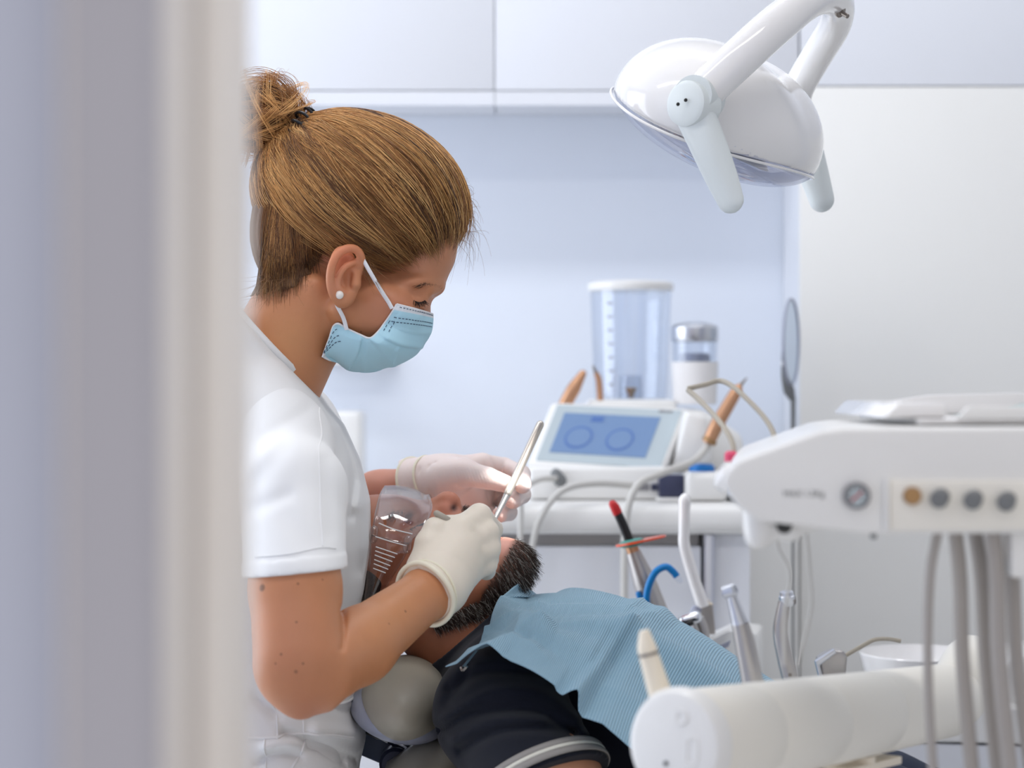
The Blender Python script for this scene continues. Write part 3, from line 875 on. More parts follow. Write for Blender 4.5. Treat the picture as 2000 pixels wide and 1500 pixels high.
# trousers down to the floor (below the frame)
def trous_sdf(p):
    d = rc(p, (-.245, YW - .085, .76), (-.26, YW - .10, .10), .088, .055)
    d = np.minimum(d, rc(p, (-.245, YW + .085, .76), (-.26, YW + .10, .10), .088, .055))
    return smax(d, .06 - p[:, 2], .004)
link('trousers', mesh_data('trousers', *sdf_geo(trous_sdf, (-.37, YW - .21, .03), (-.13, YW + .21, .86), .008)), 'cotton_white', dent)
def shoe_sdf(p):
    d = np.minimum(rc(p, (-.28, YW - .10, .045), (-.13, YW - .115, .035), .045, .036), rc(p, (-.28, YW + .10, .045), (-.13, YW + .115, .035), .045, .036))
    return smax(d, .001 - p[:, 2], .004)
link('shoes', mesh_data('shoes', *sdf_geo(shoe_sdf, (-.36, YW - .19, -.02), (-.07, YW + .19, .12), .007)), 'cotton_white', dent)

# hands in gloves -----------------------------------------------------
def finger(p, js, rs, k=.002):
    d = None
    for a, b, ra, rb in zip(js[:-1], js[1:], rs[:-1], rs[1:]):
        q = rc(p, a, b, ra, rb); d = q if d is None else smin(d, q, k)
    return d
# near (right) hand, back of the hand towards us
NR = dict(
    index=[P(893, 1040, 1.728), P(936, 1008, 1.745), P(962, 1034, 1.785), P(958, 1052, 1.805)],
    middle=[P(905, 1068, 1.722), P(950, 1040, 1.740), P(958, 1066, 1.785), P(935, 1075, 1.80)],
    ring=[P(908, 1095, 1.722), P(954, 1072, 1.738), P(955, 1092, 1.780), P(930, 1095, 1.79)],
    little=[P(905, 1122, 1.728), P(950, 1102, 1.740), P(950, 1115, 1.770), P(930, 1112, 1.785)])
thumbN = [P(842, 1105, 1.712), P(838, 1062, 1.716), P(850, 1034, 1.722), P(870, 1029, 1.730)]
def near_glove(p):
    wr = P(850, 1146, 1.702)
    d = None
    for nme, off in (('index', (-14, 0)), ('middle', (-6, 6)), ('ring', (4, 12)), ('little', (12, 22))):
        base_ = P(850 + off[0] + 12, 1125 + off[1], 1.712)
        q = rc(p, base_, NR[nme][0], .0165, .0135)
        d = q if d is None else smin(d, q, .016)
    d = smin(d, rc(p, P(848, 1148, 1.702), P(862, 1110, 1.715), .0255, .0235), .014)
    d = smin(d, rc(p, P(838, 1110, 1.715), P(870, 1045, 1.735), .017, .014), .016)
    rr = dict(index=(.0125, .0115, .0095, .0085), middle=(.0125, .0115, .0095, .0085), ring=(.012, .011, .009, .008), little=(.011, .0098, .0082, .0075))
    for nme in NR:
        d = smin(d, finger(p, NR[nme], rr[nme]), .005)
    d = smin(d, finger(p, thumbN, (.016, .0128, .0108, .0092)), .005)
    # cuff over the wrist
    d = smin(d, rc(p, P(826, 1164, 1.69), P(850, 1145, 1.702), .0285, .026), .008)
    ax = P(838, 1155, 1.698) - P(800, 1182, 1.675); ax /= np.linalg.norm(ax)
    d = smax(d, -((p - P(830, 1161, 1.692).astype(np.float32)) @ ax.astype(np.float32)), .001)
    for a, b, wdt, dep in ((P(805, 1098, 1.69), P(880, 1170, 1.68), .0016, .0012), (P(822, 1092, 1.69), P(884, 1150, 1.69), .0016, .0010),
                           (P(912, 1012, 1.72), P(928, 1028, 1.72), .003, -.0008), (P(925, 1040, 1.72), P(945, 1062, 1.72), .003, .0012),
                           (P(928, 1072, 1.72), P(945, 1092, 1.72), .003, .0012)):
        d += dep * np.exp(-(rc(p, a, b, 0, 0) / (wdt * 1.5)) ** 2)
    return d
lo, hi = bounds([P(780, 980, 1.66), P(990, 1220, 1.83)], .006)
gn = link('glove', mesh_data('glove', *sdf_geo(near_glove, lo, hi, .0012)), 'latex', dent, 'beige latex glove with rolled cuff')
axn = P(842, 1152, 1.70) - P(700, 1248, 1.615); axn /= np.linalg.norm(axn)
u1 = np.cross(axn, (0, 1, 0)); u1 /= np.linalg.norm(u1); u2 = np.cross(axn, u1)
cN = P(831, 1160, 1.692)
rng = random.Random(5)
roll = [cN + .0288 * (math.cos(a) * u1 + math.sin(a) * u2) + axn * (.0012 * math.sin(3 * a + 1)) for a in np.linspace(0, 2 * math.pi, 41)]
tube('cuff_roll', roll, .0026, 'latex_roll', gn, n=80, seg=8)
roll = [cN + axn * .006 + .0290 * (math.cos(a) * u1 + math.sin(a) * u2) + axn * (.001 * math.sin(2 * a)) for a in np.linspace(0, 2 * math.pi, 41)]
tube('cuff_fold', roll, .0012, 'latex_roll', gn, n=80, seg=6)

# far (left) hand holding the mirror
FR = dict(
    index=[P(942, 908, 2.035), P(984, 914, 2.055), P(1018, 926, 2.030), P(1021, 948, 1.995)],
    middle=[P(948, 932, 2.062), P(1000, 938, 2.080), P(1019, 966, 2.045), P(1002, 978, 2.000)],
    ring=[P(940, 958, 2.070), P(984, 974, 2.080), P(993, 1000, 2.045), P(977, 1005, 2.005)],
    little=[P(926, 980, 2.070), P(950, 992, 2.075), P(956, 1006, 2.05), P(944, 1010, 2.03)])
thumbF = [P(880, 930, 1.995), P(915, 926, 1.985), P(952, 934, 1.985), P(990, 946, 1.985)]
def far_glove(p):
    d = None
    for nme, off in (('index', (0, -8)), ('middle', (0, 6)), ('ring', (0, 18)), ('little', (-4, 28))):
        q = rc(p, P(862 + off[0], 934 + off[1], 2.025), FR[nme][0], .0165, .0130)
        d = q if d is None else smin(d, q, .014)
    d = smin(d, rc(p, P(880, 940, 2.015), P(930, 985, 2.05), .020, .014), .02)
    d = smin(d, rc(p, P(840, 940, 2.02), P(870, 934, 2.018), .0245, .021), .014)
    rr = dict(index=(.0120, .0112, .0098, .0088), middle=(.0120, .0112, .0098, .0088), ring=(.0115, .0105, .0095, .0085), little=(.010, .0092, .008, .0072))
    for nme in FR: d = smin(d, finger(p, FR[nme], rr[nme]), .0016)
    d = smin(d, rc(p, P(868, 934, 2.00), P(905, 922, 1.990), .020, .0155), .012)
    d = smin(d, finger(p, thumbF, (.0165, .0135, .0115, .0090)), .004)
    d = smin(d, rc(p, P(800, 948, 2.035), P(850, 938, 2.02), .0295, .0245), .008)
    ax = P(850, 938, 2.02) - P(740, 975, 2.07); ax /= np.linalg.norm(ax)
    d = smax(d, -((p - P(806, 950, 2.035).astype(np.float32)) @ ax.astype(np.float32)), .001)
    for a, b, dep in ((P(850, 905, 1.995), P(858, 985, 1.995), .0016), (P(838, 910, 1.995), P(846, 985, 1.99), .0012), (P(818, 915, 2.0), P(830, 960, 2.0), .0012),
                      (P(962, 898, 2.03), P(966, 920, 2.03), .0012), (P(985, 898, 2.03), P(990, 925, 2.03), .0014),
                      (P(895, 948, 1.98), P(960, 960, 2.02), .0016), (P(945, 985, 2.05), P(962, 940, 2.03), .0014)):
        d += dep * np.exp(-(rc(p, a, b, 0, 0) / .0030) ** 2)
    # fine creases across the thumb base
    x, y = to_px(p)
    d += .0004 * np.sin((x - .35 * y) * 1.0) * np.exp(-(((x - 935) / 32) ** 2 + ((y - 930) / 20) ** 2)) * (p[:, 1] < 2.0)
    return d
lo, hi = bounds([P(780, 880, 1.95), P(1045, 1030, 2.10)], .006)
gf = link('glove', mesh_data('glove', *sdf_geo(far_glove, lo, hi, .0012)), 'latex_far', dent, 'pinkish translucent latex glove')
axf = P(850, 940, 2.02) - P(740, 975, 2.07); axf /= np.linalg.norm(axf)
u1 = np.cross(axf, (0, 1, 0)); u1 /= np.linalg.norm(u1); u2 = np.cross(axf, u1)
for off, rr_, r0 in ((.0, .0295, .0016), (.021, .0262, .0014)):
    c_ = P(806, 949, 2.034) + axf * (off + .005)
    tube('cuff_roll', [c_ + rr_ * (math.cos(a) * u1 + math.sin(a) * u2) for a in np.linspace(0, 2 * math.pi, 41)], r0, 'latex_roll', gf, n=60, seg=6)

# face mask ----------------------------------------------------------
N_ = [(768, 592), (752, 628), (738, 648), (722, 660), (702, 653), (678, 642), (655, 632), (642, 664), (630, 697)]
Nd = [-.050, -.055, -.058, -.060, -.058, -.055, -.052, -.046, -.040]
M_ = [(843, 613), (840, 640), (828, 668), (810, 694), (770, 713), (724, 724), (684, 724), (656, 706), (632, 698)]
nv, nu = 129, 97
Nn = catmull([w(a, b, c) for (a, b), c in zip(N_, Nd)], nv); Mm = catmull([w(a, b, 0) for a, b in M_], nv)
G = np.zeros((nu, nv, 3)); UV = np.zeros((nu, nv, 2))
for i, u in enumerate(np.linspace(0, 1, nu)):
    f = math.sin(u * math.pi / 2) ** .85
    G[i] = Nn + (Mm - Nn) * f
    yv = Nn[:, 1] + (YW - Nn[:, 1]) * (1 - math.cos(u * math.pi / 2) ** 1.2)
    G[i, :, 1] = yv
    UV[i, :, 0] = u; UV[i, :, 1] = np.linspace(0, 1, nv)
# pleats: ridges pushed outward from the face
v = np.linspace(0, 1, nv)[None, :]; u = np.linspace(0, 1, nu)[:, None]
out = np.array([.55, -.7, -.35]); out /= np.linalg.norm(out)
def ridge(c, wd, amp): return amp * np.clip(1 - np.abs(v - c) / wd, 0, 1)
pl = ridge(.36 + .10 * u, .05, .0045) + ridge(.52 - .02 * u, .05, .005) + ridge(.66 - .05 * u, .05, .005) - ridge(.44 + .06 * u, .04, .003) - ridge(.60 - .03 * u, .04, .003)
pl = pl * np.sin(np.pi * np.clip(u * .8 + .12, 0, 1))
G = push_along(head_sdf, G, (.30, -.95, -.12), .0020)
G[:, :, 1] = np.minimum(G[:, :, 1], YW)
G += (pl * .15)[..., None] * out
q_ = G.reshape(-1, 3)
gr = fold(q_, [(737, 648), (752, 660), (778, 672), (812, 678)], .0050, 1, 26)
gr = gr + fold(q_, [(722, 660), (740, 682), (758, 706), (760, 716)], .0040, 1, 22)
gr = gr + fold(q_, [(704, 660), (696, 690), (676, 724)], .0042, -1, 24)
gr = gr + fold(q_, [(716, 662), (713, 690), (709, 724)], .0020, 1, 14)
gr = gr + fold(q_, [(752, 628), (790, 646), (836, 652)], .0016, 1, 24)
gr = gr + groove(q_, [([(776, 678), (768, 692), (760, 708)], 3, .0016), ([(676, 650), (672, 680), (662, 706)], 12, .0016)])
fade = (np.clip(np.arange(nu) / 10.0, 0, 1) * np.clip((nu - 1 - np.arange(nu)) / 14.0, 0, 1) ** .7)[:, None] * np.ones((1, nv))
G += (gr.reshape(nu, nv) * fade)[..., None] * out
G[:, :, 1] = np.minimum(G[:, :, 1], YW)
G[:, :, 1] = np.minimum(G[:, :, 1], YW)
full = np.concatenate([G, (G[::-1][1:] * np.array([1, -1, 1]) + np.array([0, 2 * YW, 0]))], 0)
nf = full.shape[0]
base_c = np.array(lin((186, 229, 244))[:3]); wh = np.array(lin((236, 240, 244))[:3])
vv = np.linspace(0, 1, nv)
cm = np.tile(base_c, (nf, nv, 1))
cm[:, vv < .035] = wh; cm[:, vv > .955] = wh
mk = link('face_mask', mesh_data('face_mask', full.reshape(-1, 3), grid_faces(nf, nv), col=cm.reshape(-1, 3)), 'mask_blue', dent, 'pale blue pleated face mask')
solid(mk, .0012)
tube('edge_band', G[:, 0], .0010, 'mask_white', mk, n=60, seg=6)
tube('edge_band', G[0, :], .0009, 'mask_white', mk, n=70, seg=6)
# nose band and embossed stitches
def stitches(line, off):
    st = [catmull(line[k_:k_ + 4], 3) + np.array(off) for k_ in range(0, len(line) - 5, 5)]
    strands('stitch_line', np.array(st), np.full(len(st), .00042), np.tile(np.array(lin((70, 92, 118))[:3]), (len(st), 1)), 'stitch', mk, taper=1.0)
for dv in (2, 11, 15): stitches(G[4:nu - 2, dv], (.0006, -.0013, .0003))
for du in (5, 12, 19): stitches(G[du, int(.74 * nv):nv - 3], (-.0004, -.0013, -.0002))
for du in (3, 8): stitches(G[du, 14:34], (-.0004, -.0013, -.0002))
lp = np.array([w(705, 500, -.0745), w(722, 530, -.0735), w(742, 564, -.068), w(760, 592, -.062), w(766, 602, -.060)])
tube('ear_loop', push_out(head_sdf, catmull(lp, 24), .0016), .0020, 'mask_white', mk, n=24, seg=8, flat=.45, smooth_path=False)
lp = np.array([w(654, 586, -.074), w(661, 602, -.070), w(671, 622, -.062), w(677, 644, -.058)])
tube('ear_loop', push_out(head_sdf, catmull(lp, 18), .0016), .0020, 'mask_white', mk, n=18, seg=8, flat=.45, smooth_path=False)
bm = bmesh.new(); bmesh.ops.create_uvsphere(bm, u_segments=24, v_segments=16, radius=.0040)
bm.transform(Matrix.Translation(Vector([float(k) for k in w(663, 576, -.0790)])))
link('earring', bm_mesh('earring', bm, sharp=None), 'pearl', dent, 'round pearl stud earring')

# brows and lashes
rs = np.random.RandomState(3)
def short_strands(name, roots, dirs, length, rad, cols, parent, K=5, curl=0.0, m='hair'):
    t = np.linspace(0, 1, K)[None, :, None]
    L = np.asarray(length).reshape(-1, 1, 1)
    paths = roots[:, None] + dirs[:, None] * t * L
    if curl: paths = paths + np.array([0, 0, 1.0]) * (t ** 2) * L * curl
    return strands(name, paths, rad, cols, m, parent, taper=.3)
dark = np.array(lin((70, 48, 36))[:3])
nb = 120
tx = rs.rand(nb); bx = 818 + 47 * tx; by = 556 + 6 * tx - 6 * np.sin(3.1 * tx) + rs.randn(nb) * 2.0 + 2
pr = surf(head_sdf, bx, by, YW - .10)
dr = np.stack([-.8 + rs.randn(nb) * .15, -.15 + rs.randn(nb) * .1, .2 - .55 * (1 - tx) + rs.randn(nb) * .1], 1)
short_strands('eyebrow', pr, dr, .004 + .004 * rs.rand(nb), np.full(nb, .00028), np.tile(np.array(lin((84, 58, 44))[:3]), (nb, 1)), dent)
nl = 46
tx = rs.rand(nl); lx = 808 + 22 * tx; ly = 586 + 4 * np.sin(tx * 3)
pr = surf(head_sdf, lx, ly, YW - .10)
dr = np.stack([.05 + .5 * (tx - .3) + rs.randn(nl) * .15, np.full(nl, -.55), -.75 + rs.randn(nl) * .12], 1)
short_strands('eyelash', pr, dr, .006 + .003 * rs.rand(nl), np.full(nl, .00030), np.tile(np.array(lin((34, 24, 22))[:3]), (nl, 1)), dent, curl=.2)

# hair ---------------------------------------------------------------
HC = w(706, 388); HR = np.array([206 * SW, .079, 160 * SW]); HM = RI(17).astype(float)
HLx = np.array([440, 500, 540, 575, 605, 628, 640, 690, 712, 740, 790, 850, 905, 935]); HLy = np.array([600, 588, 582, 572, 548, 510, 488, 488, 506, 524, 512, 496, 466, 430])
def cap_sdf(p):
    d = ell(p, HC, HR, HM)
    x, y = to_px(p)
    hl = np.interp(x, HLx, HLy) - 18 * np.clip(1 - np.abs(p[:, 1] - YW) / .05, 0, 1) * (x > 760)
    # nape: hair hugs the neck
    d = smin(d, ell(p, w(560, 470), (75 * SW, .055, 110 * SW), RI(-10)), .02)
    d = np.minimum(smax(d + .003, (y - hl + 30) * SW * .8, .012), np.maximum(head_sdf(p) - .0010, (y - hl + 12) * SW * .8))
    d += .0010 * np.sin(p[:, 1] * 420 + 9 * np.sin(x * .02))
    return d
lo = HC - .13; hi = HC + .13; lo[1] = YW - .1; hi[1] = YW + .1
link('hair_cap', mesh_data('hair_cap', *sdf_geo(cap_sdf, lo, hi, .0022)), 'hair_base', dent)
R_ = np.random.RandomState(11)
tie = w(583, 262)
def to_el(p): return ((p - HC) @ HM) / HR
def from_el(q): return (q * HR) @ HM.T + HC
dt = to_el(tie); dt /= np.linalg.norm(dt)
roots, rootpx = [], {}
def hair_ok(P_):
    x, y = to_px(P_)
    return y < np.interp(x, HLx, HLy) - 2
while len(roots) < 520:
    d = R_.randn(3); d /= np.linalg.norm(d)
    if R_.rand() < .62 and d[1] > 0: d[1] = -d[1]
    p_ = from_el(d)[None]
    if hair_ok(p_)[0] and np.dot(d, dt) < .93: roots.append(d)
# clumps rooted along the hairline on both sides
for i in range(380):
    x = R_.uniform(500, 925); y = np.interp(x, HLx, HLy) + 3 + R_.randn() * 5 - R_.rand() * 16
    sgn = -1 if R_.rand() < .7 else 1
    # point on the ellipsoid at this pixel
    q = w(x, y); e0 = (q - HC) @ HM / HR
    rem = 1 - e0[0] ** 2 - e0[2] ** 2
    yy = sgn * math.sqrt(max(rem, 0)) if rem > 0 else 0
    d = np.array([e0[0], yy, e0[2]]); d /= np.linalg.norm(d); roots.append(d)
    rootpx[len(roots) - 1] = (x, y, sgn)
pal = [(190, 146, 92), (166, 122, 76), (138, 98, 62), (212, 170, 114), (108, 76, 52), (84, 58, 42), (226, 188, 132), (152, 110, 68)]
paths, rad, cols = [], [], []
K = 18; tt = np.linspace(0, 1, K)
ks = list(rootpx); rs_ = surf(body_sdf, np.array([rootpx[k_][0] for k_ in ks]), np.array([rootpx[k_][1] for k_ in ks]), YW - .11)
rootp = {k_: (q if rootpx[k_][2] < 0 else np.array([q[0], 2 * YW - q[1], q[2]])) for k_, q in zip(ks, rs_)}
rok = dict(zip(ks, (np.abs(body_sdf(rs_.astype(np.float32))) < .002)))
for k_ in ks:
    if np.linalg.norm(rootp[k_] - from_el(roots[k_])) > .030: rok[k_] = False
for ri, d in enumerate(roots):
    nst = R_.randint(10, 17)
    ph, fq, am = R_.rand() * 6.28, R_.uniform(1.0, 3.0), R_.uniform(.006, .034)
    lift = R_.uniform(.0, .055); ccol = np.array(lin(pal[R_.choice(8, p=[.2, .15, .14, .17, .12, .06, .09, .07])])[:3])
    side = np.cross(d, dt); side /= np.linalg.norm(side) + 1e-9
    for _ in range(nst):
        a = d + R_.randn(3) * .020; a /= np.linalg.norm(a)
        b = dt + R_.randn(3) * .060; b /= np.linalg.norm(b)
        om = math.acos(np.clip(a @ b, -1, 1)); so = math.sin(om) + 1e-9
        g = (np.sin((1 - tt) * om) / so)[:, None] * a + (np.sin(tt * om) / so)[:, None] * b
        wv = (am * np.sin(fq * 6.28 * tt + ph) + R_.randn() * .006 * np.sin(3.1 * tt)) * np.sin(np.pi * tt) ** .7
        g = g + side * wv[:, None]
        rr_ = 1.012 + lift * np.sin(np.pi * np.clip(tt * 1.1 + .05, 0, 1)) + R_.rand() * .016
        pts = from_el(g / np.linalg.norm(g, axis=1)[:, None] * np.asarray(rr_)[:, None])
        if ri in rootp and rok[ri]:
            k0 = rootp[ri] + R_.randn(3) * np.array([.0045, .001, .0040])
            pts = pts + (k0 - pts[0]) * (np.clip(1 - tt / .42, 0, 1) ** 1.6)[:, None]
        if tt is not None: pts[-3:] = pts[-3:] * .6 + (tie + R_.randn(3) * .004) * .4
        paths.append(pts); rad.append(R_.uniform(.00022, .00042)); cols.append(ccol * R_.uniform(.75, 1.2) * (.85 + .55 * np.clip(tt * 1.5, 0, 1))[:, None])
# nape and side hair drawn up to the tie over the cap
K2 = 18; t2 = np.linspace(0, 1, K2)
X2, Y2, R2, C2 = [], [], [], []
for c_i in range(150):
    x0 = R_.uniform(480, 700) if c_i > 40 else R_.uniform(480, 600); y0 = np.interp(x0, HLx, HLy) + 6 - R_.uniform(0, 70)
    x1, y1 = 562 + R_.randn() * 6, 276 + R_.randn() * 8
    ccol = np.array(lin(pal[R_.choice(8, p=[.12, .18, .22, .05, .2, .13, .02, .08])])[:3]); bow = R_.uniform(-20, 30); ph = R_.rand() * 6.3
    for _ in range(14):
        xa, ya = x0 + R_.randn() * 8, y0 + R_.randn() * 9
        X2.append(xa + (x1 - xa) * t2 + (bow + R_.randn() * 3) * np.sin(np.pi * t2) * .6 + 3 * np.sin(6 * t2 + ph)); Y2.append(ya + (y1 - ya) * t2 ** .9 + 2.5 * np.sin(7 * t2 + ph))
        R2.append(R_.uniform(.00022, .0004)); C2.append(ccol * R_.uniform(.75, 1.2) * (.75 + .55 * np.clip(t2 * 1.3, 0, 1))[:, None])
sp = surf(lambda q_: np.minimum(cap_sdf(q_), head_sdf(q_)), np.array(X2).ravel(), np.array(Y2).ravel(), YW - .11)
sp0 = sp.copy()
off = sp - np.array([HC[0], YW, HC[2]]); off /= np.linalg.norm(off, axis=1)[:, None]
sp = np.clip(sp, None, [9, YW + .02, 9]) + off * R_.uniform(.0008, .004, len(sp))[:, None].reshape(-1, K2, 1)[:, :1].repeat(K2, 1).reshape(-1, 1)
hit = (np.abs(np.minimum(cap_sdf(sp0.astype(np.float32)), head_sdf(sp0.astype(np.float32)))) < .002).reshape(-1, K2).all(1)
for k_ in np.where(hit)[0]: paths.append(sp.reshape(-1, K2, 3)[k_]); rad.append(R2[k_]); cols.append(C2[k_])
cols = [k_ * np.array([1.07, .99, .90]) for k_ in cols]
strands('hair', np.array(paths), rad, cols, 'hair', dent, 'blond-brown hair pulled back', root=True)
# loose flyaway hairs at forehead, temple and nape
paths, rad, cols = [], [], []
for i in range(230):
    z = R_.rand()
    if z < .35:   p0 = w(R_.uniform(880, 918), R_.uniform(360, 470), R_.randn() * .012); dv = np.array([.022 + R_.randn() * .008, R_.randn() * .01, -.016 + R_.randn() * .014]); bend = np.array([-.016, 0, -.010])
    elif z < .65: p0 = w(R_.uniform(505, 600), R_.uniform(535, 575), -.035 + R_.randn() * .01); dv = np.array([-.018 + R_.randn() * .014, -.004, -.016 + R_.randn() * .01]); bend = np.array([.012, 0, -.004]) * R_.randn()
    elif z < .8:  p0 = w(R_.uniform(704, 730), R_.uniform(505, 525), -.070); dv = np.array([.004 + R_.randn() * .004, -.002, -.020 + R_.randn() * .006]); bend = np.array([.006, 0, 0])
    else:
        fx = R_.uniform(640, 880); p0 = w(fx, np.interp(fx, [640, 720, 800, 880], [244, 231, 255, 330]), R_.randn() * .01); dv = np.array([.016, 0, .002 + R_.randn() * .002 - .012 * (fx - 700) / 180]); bend = np.array([.004, 0, -.006])
    t_ = np.linspace(0, 1, 10)[:, None]
    paths.append(p0 + dv * t_ + bend * t_ ** 2); rad.append(.00016); cols.append(np.array(lin((150, 108, 70))[:3]) * R_.uniform(.6, 1.1))
strands('flyaway_hair', np.array(paths), rad, cols, 'hair', dent)
# bun of messy loops
bc = w(516, 232)
bm = bmesh.new(); bmesh.ops.create_icosphere(bm, subdivisions=3, radius=1)
for v_ in bm.verts: v_.co = Vector(bc) + Vector((v_.co.x * .030, v_.co.y * .030, v_.co.z * .033))
link('bun_core', bm_mesh('bun_core', bm, sharp=None), 'hair_base', dent)
paths, rad, cols = [], [], []
tt = np.linspace(0, 1, 16)
for c in range(95):
    ax = R_.randn(3); ax /= np.linalg.norm(ax)
    u_ = np.cross(ax, R_.randn(3)); u_ /= np.linalg.norm(u_); v_ = np.cross(ax, u_)
    a0, span = R_.rand() * 6.28, R_.uniform(1.6, 4.2); r0 = R_.uniform(.027, .039); off = R_.randn(3) * .008
    ccol = np.array(lin(pal[R_.choice([0, 1, 3, 3, 6, 7])])[:3]) * 1.1
    for k in range(12):
        r = r0 + R_.randn() * .0018; aa = a0 + span * tt + R_.randn() * .06
        pts = bc + off + R_.randn(3) * .0013 + r * (np.cos(aa)[:, None] * u_ + np.sin(aa)[:, None] * v_) + ax * (R_.randn() * .0014 + .008 * np.sin(2 * tt))[:, None]
        paths.append(pts); rad.append(R_.uniform(.0002, .00036)); cols.append(ccol * R_.uniform(.8, 1.2))
for c in range(16):      # wisps on top
    p0 = w(R_.uniform(500, 560), R_.uniform(160, 210), R_.randn() * .015)
    dv = np.array([R_.uniform(-.01, .03), 0, R_.uniform(.004, .022)]); bend = np.array([.012, 0, -.020]) * R_.rand()
    paths.append(p0 + dv * tt[:, None] + bend * (tt ** 2)[:, None]); rad.append(.00018); cols.append(np.array(lin((196, 150, 98))[:3]))
cols = [k_ * np.array([1.12, 1.02, .92]) for k_ in cols]
strands('hair_bun', np.array(paths), rad, cols, 'hair', dent, 'messy blond hair bun')
# spiral hair tie and clip
axis = np.array([.86, 0, -.25]); axis /= np.linalg.norm(axis); u_ = np.array([.28, 0, .96]); u_ -= axis * (u_ @ axis); u_ /= np.linalg.norm(u_); v_ = np.cross(axis, u_)
ct = w(588, 268); hp = []
for q in np.linspace(0, 2 * math.pi, 220):
    rr_ = .0235; c_ = ct + rr_ * (math.cos(q) * u_ + 1.62 * math.sin(q) * v_); rad_d = math.cos(q) * u_ + math.sin(q) * v_
    ph = q * 15
    hp.append(c_ + .0056 * (math.cos(ph) * rad_d + math.sin(ph) * axis * 1.3))
tube('hair_tie', hp, .0015, 'plastic_black', dent, n=440, seg=7, label='black spiral hair tie')
tube('hair_clip', [w(552, 304, -.034), w(560, 296, -.036), w(567, 287, -.036)], [.0022, .0028, .0012], 'chrome', dent, n=6, flat=.5, label='small silver hair clip')
# ================================================================== the patient
YP = 1.93; SP = S(YP)
def m_(px, py, dy=0.0):
    return P(px, py, YP + dy)
def man_head(p):
    m = p.copy(); m[:, 1] = YP - np.abs(p[:, 1] - YP); s = SP
    d = ell(m, m_(748, 1100), (150 * s, .070, 134 * s), RI(8))
    d = smin(d, ell(m, m_(838, 1078), (112 * s, .052, 84 * s), RI(18)), .016)
    d = smin(d, ell(m, m_(778, 1000), (34 * s, .046, 24 * s), RI(12)), .010)
    d = smin(d, rc(m, m_(806, 1006), m_(868, 984), 13 * s, 20 * s), .010)
    d = smin(d, ball(m, m_(877, 983), 23 * s), .006)
    d = smin(d, ell(m, m_(870, 1000, -.011), (19 * s, .008, 17 * s), RI(20)), .005)
    d = smax(d, -ell(m, m_(889, 992, -.0165), (6.5 * s, .010, 15 * s), RI(26)), .0015)
    d = smin(d, ell(m, m_(905, 1028), (46 * s, .030, 32 * s), RI(25)), .008)
    d = smin(d, ell(m, m_(972, 1080), (30 * s, .024, 30 * s)), .010)
    d = smin(d, ball(m, m_(1003, 1096), 40 * s), .014)
    d = smin(d, rc(m, m_(850, 1165, -.050), m_(985, 1118, -.012), 28 * s, 36 * s), .016)
    d = smin(d, ell(m, m_(835, 1060, -.042), (52 * s, .016, 34 * s), RI(10)), .012)
    d = smin(d, rc(m, m_(848, 1185), m_(955, 1312), .052, .050), .022)
    d = smax(d, -rc(m, m_(940, 1046, -.02), m_(980, 1058, .0), 9 * s, 6 * s), .003)
    d = smax(d, -ell(m, m_(812, 1020, -.036), (24 * s, .012, 14 * s), RI(18)), .008)
    d = smin(d, ball(m, m_(818, 1030, -.0315), .0125), .004)
    # ear
    d = smin(d, ell(m, m_(775, 1165, -.071), (34 * s, .009, 24 * s), RI(10)), .004)
    return d
A0, A1, A2 = P(975, 1392, 1.735), P(1068, 1530, 1.650), P(1130, 1680, 1.62)
def man_arm(p):
    d = rc(p, A0, A1, .037, .043); d = smin(d, rc(p, A1 + (A1 - A0) * .06, A2, .0475, .044), .01)
    d = smin(d, rc(p, A2, P(1560, 1740, 1.70), .040, .030), .01)
    d = smin(d, rc(p, P(955, 1312, YP), P(1060, 1400, YP), .052, .09), .03)
    return d
def man_sdf(p):
    return smin(man_head(p), man_arm(p), .012)
lo, hi = bounds([m_(580, 950, -.095), m_(580, 950, .095), A2, P(955, 1312, YP), P(1560, 1740, 1.70)], .05)
gmh = sdf_geo(man_sdf, lo, hi, .0019)
def beard_w(x, y):
    g = np.clip(((x - 1003) + .6 * (y - 1046)) / 14, 0, 1) * (y > 1030)
    jaw = np.clip((y - (1205 - (x - 850) * .45)) / 12, 0, 1) * np.clip((x - 835) / 20, 0, 1) * np.clip(((1240 - (x - 850) * .30) - y) / 12, 0, 1)
    must = np.clip((x - 898) / 8, 0, 1) * np.clip((958 - x) / 8, 0, 1) * (y < 1040) * (y > 985)
    return np.maximum(np.maximum(g * (y < 1190) * (x > 940), jaw), must)
def man_cols(V):
    c = np.tile(np.array(lin((176, 112, 82))[:3]), (len(V), 1)); x, y = to_px(V)
    def add(px, py, r, col, k):
        g = k * np.exp(-(((x - px) ** 2 + (y - py) ** 2) / r ** 2))[:, None]
        c[:] = c * (1 - g) + np.array(lin(col)[:3]) * g
    add(880, 985, 26, (206, 130, 108), .6); add(985, 1062, 26, (236, 176, 160), .8); add(1090, 1510, 120, (214, 156, 122), .9)  # lower lip and chin: the lamp's brightness painted into the skin
    add(830, 1120, 80, (170, 104, 78), .6); add(886, 992, 8, (52, 20, 18), .95)  # nostril: shade of the hollow painted dark into the skin
    g = (.75 * beard_w(x, y))[:, None]
    return c * (1 - g) + np.array(lin((66, 50, 44))[:3]) * g
man = thing('person', 'reclining man with grey-streaked dark beard in a navy polo shirt under the bib', 'person', P(1100, 1500, YP))
Vm, Fm = gmh
link('body', mesh_data('body', Vm, Fm, col=man_cols(Vm)), 'skin_man', man)
